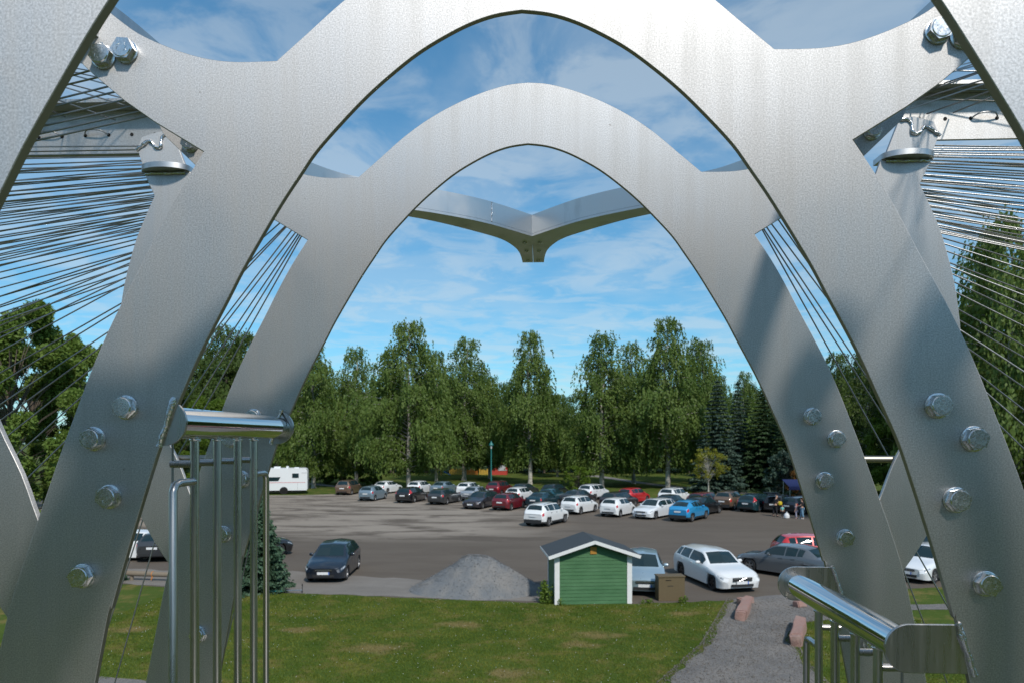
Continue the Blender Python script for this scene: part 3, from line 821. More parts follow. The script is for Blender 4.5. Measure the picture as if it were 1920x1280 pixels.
# key stations from nose to tail: centre line (x, z), roof rail (x, y, z), belt (x, y, z), mid (x, y, z), sill (x, y, z); y in half widths
def rails(L, W, H, hood=1.03, cowl=0.97, hoodf=0.70, rf=1.80, rr=3.72, gb=4.05, gz=1.02, belt=0.94, tail=None, tz=0.80, clr=0.19, nose=0.64, tumble=0.66, deck=None):
    w = W / 2; tail = tail or L
    S = []
    S.append([(0.02, 0, nose + 0.02), (0.03, .54 * w, nose), (0.05, .62 * w, nose - .05), (0.0, .66 * w, .46), (0.07, .62 * w, clr + .03)])
    S.append([(0.11, 0, hoodf + .03), (0.17, .74 * w, hoodf), (0.20, .84 * w, hoodf - .06), (0.12, .88 * w, .50), (0.16, .83 * w, clr + .01)])
    S.append([(0.46, 0, hoodf + .15), (0.50, .80 * w, hoodf + .12), (0.52, .955 * w, hoodf + .04), (0.47, 1.0 * w, .64), (0.46, .975 * w, clr)])
    S.append([(hood, 0, cowl), (hood + .12, .80 * w, cowl - .01), (hood + .16, .945 * w, belt - .02), (hood + .1, w, .68), (hood + .1, .98 * w, clr)])
    S.append([(rf, 0, H - .035), (rf + .10, tumble * w, H - .075), (rf + .06, .96 * w, belt), (rf + .05, w, .68), (rf + .05, .98 * w, clr)])
    mx = (rf + rr) / 2
    S.append([(mx, 0, H), (mx, (tumble + .02) * w, H - .045), (mx, .965 * w, belt + .02), (mx, w, .69), (mx, .98 * w, clr)])
    S.append([(rr, 0, H - .07), (rr - .12, (tumble - .03) * w, H - .12), (rr - .16, .95 * w, belt + .06), (rr - .16, w, .70), (rr - .16, .975 * w, clr)])
    if deck:        # saloon: rear glass falls to a boot lid
        S.append([(gb, 0, gz), (gb - .02, .74 * w, gz - .01), (gb - .04, .92 * w, belt + .04), (gb - .04, .985 * w, .70), (gb - .04, .96 * w, clr + .02)])
        S.append([(tail - .10, 0, gz + .01), (tail - .12, .78 * w, gz - .01), (tail - .16, .88 * w, gz - .08), (tail - .14, .93 * w, .60), (tail - .18, .90 * w, clr + .06)])
    else:
        S.append([(gb, 0, gz), (gb - .03, .76 * w, gz - .01), (gb - .12, .91 * w, belt + .03), (gb - .14, .97 * w, .70), (gb - .14, .945 * w, clr + .02)])
    S.append([(tail, 0, tz), (tail - .02, .60 * w, tz), (tail - .05, .74 * w, tz - .02), (tail - .01, .80 * w, .55), (tail - .07, .74 * w, clr + .10)])
    return S

class CarType:
    def __init__(s, name, L, W, H, wb, fo, R=0.315, clad=False, tall_lamp=False, rear_lamp_low=False, quarter=True, rim='rim_alloy', **k):
        s.L, s.W, s.H = L, W, H
        s.S = np.array(rails(L, W, H, **k)); s.nk = len(s.S)
        s.xw = (fo, fo + wb); s.R = R; s.name = name
        Ra = R + 0.055; s.Ra = Ra
        # u samples: regular ones and those that follow the wheel arches
        us = [i + j / 5 for i in range(s.nk - 1) for j in range(5)] + [s.nk - 1]
        fu = np.linspace(0, s.nk - 1, 800); fx = np.array([s.rail(4, u)[0] for u in fu])
        for xw in s.xw:
            for a in range(0, 13):
                us.append(float(np.interp(xw + Ra * math.cos(math.pi * a / 12), fx, fu)))
            us += [float(np.interp(xw + e, fx, fu)) for e in (-Ra - .002, Ra + .002)]
        us = sorted(us); s.us = [u for i, u in enumerate(us) if i == 0 or u - us[i - 1] > 0.004]
        s.vs = [0, .2, .45, .7, 1, 1.35, 1.7, 2, 2.08, 2.5, 2.92, 3, 3.12, 3.4, 3.7, 4]
        s.parts = []       # (name, mesh, material key, children)
        s.build(clad, tall_lamp, rear_lamp_low, quarter, rim)
    def rail(s, k, u):
        i = min(int(u), s.nk - 2); t = u - i
        p0, p1, p2, p3 = (s.S[max(i - 1, 0), 4 - k], s.S[i, 4 - k], s.S[i + 1, 4 - k], s.S[min(i + 2, s.nk - 1), 4 - k]) if False else (s.S[max(i - 1, 0), k], s.S[i, k], s.S[i + 1, k], s.S[min(i + 2, s.nk - 1), k])
        m1 = (p2 - p0) * 0.5; m2 = (p3 - p1) * 0.5
        d = np.abs(p2 - p1)
        m1 = np.clip(m1, -1.6 * d, 1.6 * d); m2 = np.clip(m2, -1.6 * d, 1.6 * d)
        t2, t3 = t * t, t ** 3
        return (2 * t3 - 3 * t2 + 1) * p1 + (t3 - 2 * t2 + t) * m1 + (-2 * t3 + 3 * t2) * p2 + (t3 - t2) * m2
    def P(s, u, v):
        """v: 0 sill, 1 mid, 2 belt, 3 roof rail, 4 centre line"""
        k = min(int(v), 3); t = v - k
        a = s.rail(4 - k, u).copy(); b = s.rail(3 - k, u)
        if k == 0:
            for xw in s.xw:
                e = s.Ra ** 2 - (a[0] - xw) ** 2
                if e > 0: a[2] = max(a[2], s.R + math.sqrt(e))
        p = a * (1 - t) + b * t
        if k == 3: p[2] += 0.012 * math.sin(math.pi * t * 0.5) * min(1, u / 2)
        if k == 2: p[1] += 0.022 * math.sin(math.pi * t)
        if k == 1: p[1] += 0.010 * math.sin(math.pi * t)
        return Vector((p[1], s.L / 2 - p[0], p[2]))      # local: x right, y forward
    def N(s, u, v):
        e = 0.03
        du = s.P(min(u + e, s.nk - 1), v) - s.P(max(u - e, 0), v); dv = s.P(u, min(v + e, 4)) - s.P(u, max(v - e, 0))
        n = dv.cross(du)
        if n.length < 1e-7: return Vector((1, 0, 0))
        n.normalize()
        return n if n.x > -0.2 or v > 3 else -n
    def patch(s, us, vs, off, sides=(1, -1)):
        mb = MB()
        for sd in sides:
            vv = []
            for u in us:
                for v in vs:
                    n = s.N(u, v); p = s.P(u, v)
                    c = Vector((0, s.L / 2 - 2.2, 0.7))
                    if n.dot(p - c) < 0: n = -n
                    p = p + n * off; vv.append((sd * p.x, p.y, p.z))
            k = len(vs)
            ff = [(i * k + j, (i + 1) * k + j, (i + 1) * k + j + 1, i * k + j + 1) for i in range(len(us) - 1) for j in range(k - 1)]
            mb.add(vv, ff)
        return mb
    def part(s, name, mb, mat, smooth=40, kids=()):
        s.parts.append((name, mb.mesh(name, smooth), mat, kids))
    def build(s, clad, tall_lamp, rear_low, quarter, rim):
        lin = lambda a, b, n: [a + (b - a) * i / n for i in range(n + 1)]
        # body shell
        us, vs = s.us, s.vs
        mb = MB(); vv = []
        for sd in (1, -1):
            base = len(vv)
            for u in us:
                p0 = s.P(u, 0); vv.append((sd * p0.x * 0.86, p0.y, p0.z + 0.004))
                for v in vs:
                    p = s.P(u, v); vv.append((sd * p.x, p.y, p.z))
        k = len(vs) + 1; nu = len(us); ff = []
        for b in (0, nu * k):
            for i in range(nu - 1):
                for j in range(k - 1):
                    ff.append((b + i * k + j, b + (i + 1) * k + j, b + (i + 1) * k + j + 1, b + i * k + j + 1))
        for i in (0, nu - 1):
            ff.append(tuple([i * k + j for j in range(1, k)] + [nu * k + i * k + j for j in range(k - 2, 0, -1)]))
        mb.add(vv, ff)
        me = mb.mesh('body', 38)
        bm = bmesh.new(); bm.from_mesh(me); bmesh.ops.remove_doubles(bm, verts=bm.verts, dist=0.0005); bmesh.ops.recalc_face_normals(bm, faces=bm.faces); bm.to_mesh(me); bm.free()
        me.set_sharp_from_angle(angle=math.radians(38))
        s.parts.append(('body', me, 'PAINT', ()))
        w = s.W / 2; L = s.L
        # dark underbody that fills the wheel wells
        s.part('underbody', MB().box((0, 0, 0.42), (w * 0.72, L / 2 - 0.32, 0.22)), 'under_black', None)
        nk = s.nk; rg = 6
        s.part('windscreen', s.patch(lin(3.10, 3.93, 5), lin(3.12, 4, 5), 0.004), 'car_glass')
        s.part('rear_window', s.patch(lin(6.12, 6.86, 4), lin(3.14, 4, 5), 0.004), 'car_glass')
        for a, b in ((3.42, 4.72), (4.80, 5.55)) + (((5.62, 6.02),) if quarter else ()):
            for sd in (1, -1):
                s.part('side_window', s.patch(lin(a, b, 6), [2.10, 2.4, 2.7, 2.90], 0.004, (sd,)), 'car_glass')
        for sd in (1, -1):
            s.part('headlight', s.patch(lin(0.80, 1.78, 6), lin(1.48, 1.98, 3), 0.006, (sd,)), 'headlamp')
            if tall_lamp:
                s.part('taillight', s.patch(lin(nk - 3 + .2, nk - 2 + 0.55, 7), [2.0, 2.35, 2.7, 2.98] if True else [], 0.008, (sd,)), 'tail_lamp')
            else:
                a = nk - 2 + (0.25 if rear_low else 0.02)
                s.part('taillight', s.patch(lin(a, a + 0.52, 5), lin(1.45, 2.35 if not rear_low else 2.0, 4), 0.007, (sd,)), 'tail_lamp')
        y0 = L / 2
        nz = s.S[0, 0, 2]
        s.part('grille', MB().box((0, y0 - 0.012, nz - 0.085), (w * 0.42, 0.014, 0.045)), 'black_plastic', None)
        s.part('lower_intake', MB().box((0, y0 - 0.010, 0.335), (w * 0.52, 0.014, 0.055)), 'black_plastic', None)
        s.part('grille_bar', MB().box((0, y0 + 0.004, nz - 0.075), (w * 0.40, 0.005, 0.008)), 'chrome', None)
        tz = s.S[-1, 0, 2]; yr = -L / 2
        s.part('licence_plate', MB().box((0, y0 + 0.006, 0.445), (0.26, 0.006, 0.056)), 'plate_white', None, (('euro_strip', MB().box((-0.238, y0 + 0.0135, 0.445), (0.022, 0.002, 0.055)).mesh('euro_strip'), 'plate_blue'),))
        s.part('licence_plate', MB().box((0, yr - 0.006, tz - 0.11 if not rear_low else tz - 0.14), (0.26, 0.006, 0.056)), 'plate_white', None)
        s.part('rear_bumper', MB().box((0, yr + 0.008, 0.40), (w * 0.62, 0.014, 0.05)), 'black_plastic', None)
        for sd in (1, -1):
            p = s.P(3.78, 2.0)
            mm = MB().lathe([(0.0, -0.075), (0.05, -0.07), (0.072, -0.03), (0.072, 0.03), (0.05, 0.065), (0, 0.075)], 10, Matrix.Translation((sd * (p.x + 0.085), p.y, p.z + 0.06)) @ Matrix.Rotation(math.radians(90), 4, 'Y') @ Matrix.Diagonal((1.0, 0.75, 1.35, 1)))
            s.part('mirror', mm, 'PAINT' if sd else 'PAINT', 60)
            for u in (4.55, 5.35):
                q = s.P(u, 1.72); s.part('door_handle', MB().box((sd * (q.x + 0.010), q.y, q.z), (0.012, 0.09, 0.014)), 'black_plastic' if clad else 'PAINT', None)
        if clad:
            for sd in (1, -1):
                s.part('cladding', s.patch(us, [0, .12, .3], 0.008, (sd,)), 'black_plastic')
            s.part('rear_skirt', MB().box((0, yr + 0.004, 0.40), (w * 0.76, 0.02, 0.13)), 'black_plastic', None)
            for sd in (1, -1):
                r0, r1 = s.P(4.1, 3.05), s.P(6.0, 3.05)
                s.part('roof_rail', MB().tube([(sd * r0.x, r0.y, r0.z + 0.02), (sd * (s.P(5, 3.05).x), s.P(5, 3.05).y, s.P(5, 3.05).z + 0.035), (sd * r1.x, r1.y, r1.z + 0.02)], 0.014, 6), 'black_plastic', 50)
        s.rim = rim

def make_wheels():
    tm = MB().lathe([(0.205, -0.10), (0.285, -0.105), (0.312, -0.085), (0.318, -0.04), (0.318, 0.04), (0.312, 0.085), (0.285, 0.105), (0.205, 0.10)], 24)
    tm.f = tm.f[:-2]; ty = tm.mesh('tyre', 40)
    ty.materials.append(MATS['tyre_rubber'])
    res = {}
    for key in ('rim_alloy', 'rim_dark'):
        mb = MB()
        mb.lathe([(0.0, 0.055), (0.05, 0.055), (0.05, 0.075), (0.0, 0.075)], 12)
        for k in range(5):
            for dd in (-0.16, 0.16):
                an = 2 * math.pi * k / 5 + dd
                mb.box((0.125 * math.cos(an), 0.125 * math.sin(an), 0.068), (0.085, 0.017, 0.010), Matrix.Rotation(an, 3, 'Z'))
        n = 24
        ring = [(0.200, 0.03), (0.208, 0.085), (0.192, 0.090), (0.185, 0.03)]
        vs = []; fs = []
        for r, h in ring:
            for k in range(n): vs.append((r * math.cos(2 * math.pi * k / n), r * math.sin(2 * math.pi * k / n), h))
        for i in range(3):
            for k in range(n): fs.append((i * n + k, i * n + (k + 1) % n, (i + 1) * n + (k + 1) % n, (i + 1) * n + k))
        mb.add(vs, fs)
        r_ = mb.mesh('rim', 40); r_.materials.append(MATS[key]); res[key] = r_
    hub = MB().lathe([(0, -0.09), (0.205, -0.09), (0.205, 0.035), (0, 0.035)], 20).mesh('wheel_hub', 40); hub.materials.append(MATS['under_black'])
    return ty, res, hub
TYRE, RIM, HUB = make_wheels()

def make_car(ct, colour, loc, phi, label, group=None, rim=None, skip=(), wheel_scale=1.0):
    root = empty('parked_car', loc, -phi)
    tag(root, label, 'car', group)
    for name, me, mat, kids in ct.parts:
        if name in skip: continue
        key = 'PAINT' if mat == 'PAINT' else mat
        if not me.materials: me.materials.append(PAINT['white'] if key == 'PAINT' else MATS[key])
        o = link(name, me, None, root)
        if key == 'PAINT':
            o.material_slots[0].link = 'OBJECT'; o.material_slots[0].material = PAINT[colour]
        for kn, km, kmat in kids:
            if not km.materials: km.materials.append(MATS[kmat])
            link(kn, km, None, o)
    sc = ct.R / 0.318
    for xw in ct.xw:
        for sd in (1, -1):
            w_ = link('wheel', HUB, None, root, (sd * (ct.W / 2 - 0.125), ct.L / 2 - xw, ct.R))
            w_.rotation_euler = (0, math.radians(90) * sd, 0); w_.scale = (sc, sc, 1)
            link('tyre', TYRE, None, w_); link('rim', RIM[rim or ct.rim], None, w_)
    return root

HATCH = CarType('hatch', 4.15, 1.76, 1.50, 2.58, 0.84, hood=0.98, cowl=0.98, rf=1.72, rr=3.72, gb=4.02, gz=1.04, belt=0.95, tz=0.84)
SMALL = CarType('small', 3.92, 1.70, 1.50, 2.48, 0.76, R=0.30, hood=0.86, cowl=0.99, rf=1.58, rr=3.52, gb=3.80, gz=1.06, belt=0.97, tz=0.86, quarter=False)
WAGON = CarType('wagon', 4.72, 1.82, 1.47, 2.75, 0.90, R=0.325, hood=1.12, cowl=0.96, rf=1.92, rr=4.28, gb=4.56, gz=1.02, belt=0.94, tz=0.84)
TALLW = CarType('tall_lamp_wagon', 4.70, 1.83, 1.50, 2.75, 0.92, R=0.325, hood=1.14, cowl=0.96, rf=1.90, rr=4.32, gb=4.56, gz=1.02, belt=0.95, tz=0.86, tall_lamp=True)
SUV = CarType('suv', 4.40, 1.82, 1.62, 2.65, 0.88, R=0.345, clad=True, hood=1.02, cowl=1.06, hoodf=0.80, rf=1.72, rr=3.92, gb=4.20, gz=1.14, belt=1.03, tz=0.92, clr=0.24, nose=0.74, rear_lamp_low=True)
SALOON = CarType('saloon', 4.62, 1.82, 1.44, 2.78, 0.86, R=0.325, hood=1.16, cowl=0.95, rf=1.96, rr=3.55, gb=4.06, gz=1.02, belt=0.93, tz=0.86, deck=True)
MPV = CarType('mpv', 4.45, 1.82, 1.66, 2.72, 0.88, R=0.32, hood=0.90, cowl=1.08, hoodf=0.78, rf=1.62, rr=4.05, gb=4.28, gz=1.10, belt=1.00, tz=0.88)
COUPE_SUV = CarType('coupe_suv', 4.37, 1.80, 1.56, 2.64, 0.90, R=0.345, clad=True, hood=1.02, cowl=1.04, hoodf=0.80, rf=1.76, rr=3.40, gb=4.10, gz=1.12, belt=1.03, tz=0.92, clr=0.23, nose=0.74, rear_lamp_low=True)
PLUSH = CarType('estate', 4.78, 1.86, 1.44, 2.87, 0.88, R=0.345, hood=1.26, cowl=0.95, rf=2.06, rr=4.36, gb=4.62, gz=1.00, belt=0.92, tz=0.84, rim='rim_dark', nose=0.66)

Z0 = 0.008
def park(px, py, ct, rel, colour, label, **k):
    """rel: heading in degrees clockwise from straight away along the line of sight"""
    return make_car(ct, colour, gp(px, py, Z0), az(px) + math.radians(rel), label, **k)
A = 25
# last row, under the trees
park(654, 925, MPV, 20, 'brown', 'bronze brown people carrier parked alone at the left end of the far row')
park(726, 923, SALOON, A + 5, 'white', 'white saloon in the far row behind the small blue grey hatchback')
park(788, 924, HATCH, A, 'white', 'white car in the far row half hidden behind the black estate with tall lamps')
park(833, 924, SALOON, A, 'grey_blue', 'blue grey saloon in the far row behind the dark grey estate')
park(880, 927, HATCH, A - 3, 'white', 'white hatchback in the far row left of the small red one')
park(937, 927, SUV, A, 'dark_red', 'small red sport utility car in the far row beside the green lamp post')
park(983, 929, SALOON, A, 'anthracite', 'dark grey car in the far row just right of the small red one')
park(1041, 931, HATCH, A, 'black', 'black hatchback in the far row left of the round green bush')
park(1113, 935, SUV, A + 3, 'pearl', 'white sport utility car in the far row in front of the round bush')
park(1188, 941, HATCH, A + 4, 'red', 'bright red hatchback in the far row')
park(1265, 944, SUV, A, 'white', 'white sport utility car in the far row right of the bright red hatchback')
# middle row
park(893, 936, SALOON, A, 'silver', 'silver car mostly hidden behind the plum black car that faces the camera')
park(975, 939, HATCH, A, 'white', 'white car mostly hidden behind the dark red hatchback')
park(1034, 941, SALOON, A, 'teal', 'teal blue car behind the dark petrol saloon in the middle row')
park(1085, 944, SALOON, A + 4, 'anthracite', 'dark car behind the long white hatchback in the middle row')
park(1161, 950, WAGON, A + 4, 'plum', 'dark plum car behind the white hatchback with black tailgate')
park(1258, 956, SALOON, A, 'navy', 'dark blue car behind the white estate that faces the camera')
park(1322, 951, WAGON, A, 'dark_red', 'dark red estate in front of the small yellow green tree')
# front row
park(700, 936, SMALL, A, 'grey_blue', 'small blue grey hatchback at the left end of the front row')
park(772, 939, TALLW, A - 2, 'black', 'black estate with tall red tail lamps in the front row')
park(834, 942, WAGON, A, 'anthracite', 'dark grey estate right of the black one with tall lamps')
park(902, 950, WAGON, A + 180, 'plum', 'plum black car facing the camera between the dark grey estate and the dark red hatchback')
park(955, 953, HATCH, A, 'dark_red', 'dark red hatchback in the front row')
park(1019, 949, SALOON, A, 'petrol', 'dark petrol saloon just behind the white sport utility car that stands nearest')
park(1087, 960, HATCH, A + 3, 'white', 'long white hatchback right behind the nearest white sport utility car')
park(1159, 965, SMALL, A, 'white', 'white hatchback with black tailgate in the front row')
park(1228, 968, WAGON, A + 180 + 3, 'pearl', 'white estate facing the camera, left of the bright blue car')
park(1292, 973, COUPE_SUV, 23, 'blue', 'bright blue coupe style crossover at the right end of the front row')
park(1318, 962, HATCH, A + 4, 'black', 'black hatchback half hidden behind the bright blue crossover')
park(1025, 981, SUV, 27, 'white', 'white sport utility car with dark lower trim standing alone nearest in the car park')
# right end
park(1368, 952, SUV, A - 7, 'brown', 'brown tall estate with red tail lamps right of the small yellow green tree')
park(1420, 956, TALLW, A, 'petrol', 'dark green blue estate right of the brown tall one')
park(1462, 957, WAGON, 14, 'black', 'black estate with open tailgate behind the man in dark clothes', skip=('rear_window',))
park(1508, 961, WAGON, A + 10, 'navy', 'dark blue estate beside the woman in blue jeans')
# near row along the lawn
park(627, 1076, HATCH, 180 + 13, 'navy', 'dark blue hatchback facing the camera beside the gravel heap')
park(1206, 1099, SMALL, 180 - 2, 'silver_blue', 'silver blue hatchback half hidden behind the green shed')
v60 = park(1338, 1090, PLUSH, 180 - 28, 'white', 'large white estate facing the camera right of the brown cabinet')
park(1478, 1076, SALOON, -62, 'grey', 'grey saloon seen from the side behind the white estate')
park(1530, 1056, HATCH, 70, 'red', 'red hatchback of which only the roof shows above the grey saloon')
park(1740, 1081, HATCH, 180 + 24, 'pearl', 'white hatchback facing the camera, seen between the right hand frames')
park(1758, 1058, WAGON, 180 + 60, 'white', 'white estate behind the white hatchback at the right')
park(238, 1046, HATCH, -62, 'white', 'white hatchback seen from the side beyond the log rail at the left')
park(462, 1042, SALOON, 75, 'black', 'black car half hidden by the small spruce')
park(318, 1040, WAGON, 20, 'anthracite', 'dark car hidden behind the left handrail')
# emblem on the large white estate: ring with a diagonal bar and an arrow
eb = MB(); N = 18; y = PLUSH.L / 2 + 0.012
eb.tube([(0.055 * math.cos(2 * math.pi * k / N), y, 0.578 + 0.055 * math.sin(2 * math.pi * k / N)) for k in range(N + 1)], 0.007, 6)
eb.tube([(0.035, y, 0.613), (0.075, y, 0.653)], 0.009, 6); eb.tube([(-0.17, y, 0.640), (0.17, y, 0.515)], 0.006, 6)
eb.build('emblem', MATS['chrome'], v60, 50)
MB().box((0, PLUSH.L / 2 - 0.004, 0.575), (0.42, 0.010, 0.072)).build('grille', MATS['black_plastic'], v60)
# raised tailgate of the black estate
tgp = [o for o in bpy.data.objects if o.get('label', '').startswith('black estate with open')][0]
tg = MB(); yb = -WAGON.L / 2 + 0.42
tg.box((0, yb - 0.45, 1.66), (0.62, 0.52, 0.025), Matrix.Rotation(math.radians(-14), 3, 'X'))
tg.build('tailgate', PAINT['black'], tgp)
MB().box((0, yb - 0.40, 1.700), (0.52, 0.30, 0.012), Matrix.Rotation(math.radians(-14), 3, 'X')).build('rear_window', MATS['car_glass'], tgp)

# ------------------------------------------------------------------ motorhome
plain('van_white', (0.74, 0.77, 0.79), 0.4); plain('van_grey', (0.33, 0.35, 0.37), 0.5); plain('stripe_red', (0.62, 0.20, 0.22), 0.5)
pa, pb = gp(576, 925), gp(452, 927)
vd = (pb - pa).normalized(); ang = math.atan2(vd.y, vd.x)
MH = empty('motorhome', pa, ang)       # local x runs from the tail to the nose, y towards the camera is negative side
tag(MH, 'white motorhome with a faint red stripe parked at the left edge of the car park', 'motorhome')
Lm, Wm, Hm = 7.0, 2.3, 2.95
prof = [(0.06, 0.42), (0.0, 0.6), (0.0, 2.6), (0.12, 2.84), (0.32, 2.92), (5.2, 2.92), (5.9, 2.75), (6.15, 2.2), (6.7, 1.55), (7.4, 1.25), (7.6, 0.95), (7.6, 0.45)]
side = 1 if ang > 0 or True else -1
mb = MB(); n = len(prof)
mb.add([(x, 0, z) for x, z in prof] + [(x, -Wm, z) for x, z in prof], [tuple(range(n)), tuple(range(2 * n - 1, n - 1, -1))] + [(k, (k + 1) % n, n + (k + 1) % n, n + k) for k in range(n)])
hb_ = mb.build('body', MATS['van_white'], MH, 30)
# the wall towards the camera is the one whose outward normal points to the eye
nv = Vector((-math.sin(ang), math.cos(ang)))
sgn = 1 if nv.dot(Vector((-pa.x, -pa.y))) > 0 else -1
yw = 0.0 if sgn > 0 else -Wm
e = sgn
MB().box((1.28, yw + e * 0.012, 2.10), (0.36, 0.02, 0.25)).build('window', MATS['car_glass'], MH)
MB().add([(2.9, yw + e * .02, 1.95), (3.15, yw + e * .02, 1.50), (4.8, yw + e * .02, 1.50), (4.8, yw + e * .02, 1.95)], [(0, 1, 2, 3)]).build('window', MATS['car_glass'], MH)
MB().box((3.0, yw + e * 0.006, 1.33), (2.8, 0.008, 0.025)).build('stripe', MATS['stripe_red'], MH)
MB().box((0.35, yw + e * 0.006, 2.40), (0.28, 0.008, 0.022)).build('name_strip', MATS['van_grey'], MH)
MB().box((1.05, yw + e * 0.008, 0.90), (0.012, 0.010, 0.38)).build('hatch_seam', MATS['van_grey'], MH)
MB().box((-0.02, -Wm / 2, 1.1), (0.03, Wm / 2 - 0.05, 0.55)).build('rear_panel', MATS['van_grey'], MH)
for x, w_, h_ in ((3.3, 0.34, 0.10), (4.2, 0.2, 0.06), (2.2, 0.12, 0.12), (1.2, 0.25, 0.05)):
    MB().box((x, -Wm / 2 + e * 0.4, 2.92 + h_), (w_, 0.3, h_)).build('roof_vent', MATS['van_white'], MH)
for x in (2.55, 6.3):
    w_ = link('wheel', HUB, None, MH, (x, yw - e * 0.10, 0.36)); w_.rotation_euler = (math.radians(-90 * e), 0, 0); w_.scale = (1.15, 1.15, 1)
    link('tyre', TYRE, None, w_); link('rim', RIM['rim_alloy'], None, w_)
    MB().lathe([(0, -0.02), (0.46, -0.02), (0.46, 0.004), (0, 0.004)], 24, Matrix.Translation((x, yw, 0.38)) @ Matrix.Rotation(math.radians(-90 * e), 4, 'X')).build('wheel_arch', MATS['under_black'], MH, 40)
MB().box((3.6, -Wm / 2, 0.36), (3.4, Wm / 2 - 0.12, 0.10)).build('chassis', MATS['under_black'], MH)

# ------------------------------------------------------------------ shed
m = NT('shed_green'); m.set(Roughness=0.6)
c = m.mix(m.maprange(m.noise(3, 5, 0.6, (0.3, 1, 1)), 0.35, 0.75), (0.034, 0.118, 0.042), (0.064, 0.170, 0.070)); c = m.mix(m.maprange(m.noise(26, 4, 0.7, (0.06, 1, 1)), 0.5, 0.75, 0, 0.5), c, (0.09, 0.19, 0.10)); m.to(c, 'Base Color'); m.bump(m.noise(60, 3, 0.6, (0.1, 1, 1)), 0.3, 0.004)
plain('trim_white', (0.72, 0.73, 0.73), 0.55); plain('roof_felt', (0.040, 0.052, 0.062), 0.9); plain('vent_orange', (0.42, 0.20, 0.03), 0.6)
SA = math.radians(7)
fl_, fr_ = gp(1042, 1133), gp(1184, 1132)
SH = empty('garden_shed', fl_, SA); tag(SH, 'small green timber shed with white corner boards and dark felt roof', 'shed')
SW = (fr_ - fl_).length; SD = 1.9; EH = 1.86; AH = 2.33
MB().box((SW / 2, SD / 2, EH / 2), (SW / 2 - 0.03, SD / 2 - 0.03, EH / 2 - 0.005)).build('wall_core', MATS['shed_green'], SH)
nb = 17; bh = (AH - 0.02) / nb
def gable(z): return 0.0 if z < EH else (z - EH) / (AH - EH) * SW / 2
for k in range(nb):
    z0, z1 = k * bh + 0.01, (k + 1) * bh + 0.012
    for yy, sg in ((0.0, -1), (SD, 1)):
        a0, a1 = gable(z0) + 0.01, gable(z1) + 0.01
        if a0 > SW / 2 - 0.05: continue
        a1 = min(a1, SW / 2 - 0.02)
        yo, yi = yy + sg * 0.022, yy + sg * 0.006       # lower edge stands proud: lapped boards
        MB().add([(a0, yo, z0), (SW - a0, yo, z0), (SW - a1, yi, z1), (a1, yi, z1), (a0, yy - sg * 0.02, z0), (SW - a0, yy - sg * 0.02, z0), (SW - a1, yy - sg * 0.02, z1), (a1, yy - sg * 0.02, z1)],
                 [(0, 1, 2, 3), (4, 7, 6, 5), (0, 4, 5, 1), (3, 2, 6, 7), (0, 3, 7, 4), (1, 5, 6, 2)]).build('board', MATS['shed_green'], SH)
    if z1 < EH + 0.02:
        for xx, sg in ((0.0, -1), (SW, 1)):
            xo, xi = xx + sg * 0.022, xx + sg * 0.006
            MB().add([(xo, 0.01, z0), (xo, SD - 0.01, z0), (xi, SD - 0.01, z1), (xi, 0.01, z1), (xx - sg * 0.02, 0.01, z0), (xx - sg * 0.02, SD - 0.01, z0), (xx - sg * 0.02, SD - 0.01, z1), (xx - sg * 0.02, 0.01, z1)],
                     [(0, 1, 2, 3), (4, 7, 6, 5), (0, 4, 5, 1), (3, 2, 6, 7), (0, 3, 7, 4), (1, 5, 6, 2)]).build('board', MATS['shed_green'], SH)
for x in (0.0, SW):
    for y in (0.0, SD):
        MB().box((x + (0.055 if x == 0 else -0.055), y + (-0.034 if y == 0 else 0.034), EH / 2 + 0.005), (0.085, 0.010, EH / 2)).build('corner_board', MATS['trim_white'], SH)
        MB().box((x + (-0.035 if x == 0 else 0.035), y + (0.03 if y == 0 else -0.03), EH / 2 + 0.005), (0.010, 0.075, EH / 2)).build('corner_board', MATS['trim_white'], SH)
OV = 0.30; slope = math.atan2(AH - EH, SW / 2)
for sg in (-1, 1):
    run = SW / 2 + OV; cx = SW / 2 + sg * run / 2; ridge = AH + 0.10
    cz = ridge - math.tan(slope) * run / 2
    rot = Matrix.Rotation(sg * slope, 3, 'Y')
    hl = run / math.cos(slope) / 2
    MB().box((cx, SD / 2, cz), (hl, SD / 2 + 0.30, 0.016), rot).build('roof', MATS['roof_felt'], SH)
    for yy in (-0.315, SD + 0.315):
        MB().box((cx, yy, cz - 0.055), (hl + 0.008, 0.013, 0.062), rot).build('bargeboard', MATS['trim_white'], SH)
    xe = SW / 2 + sg * (run + 0.008); MB().box((xe, SD / 2, ridge - math.tan(slope) * run - 0.035), (0.010, SD / 2 + 0.28, 0.04)).build('eave_board', MATS['trim_white'], SH)
MB().box((SW / 2, -0.036, AH - 0.30), (0.12, 0.012, 0.135)).build('vent_panel', MATS['vent_orange'], SH)

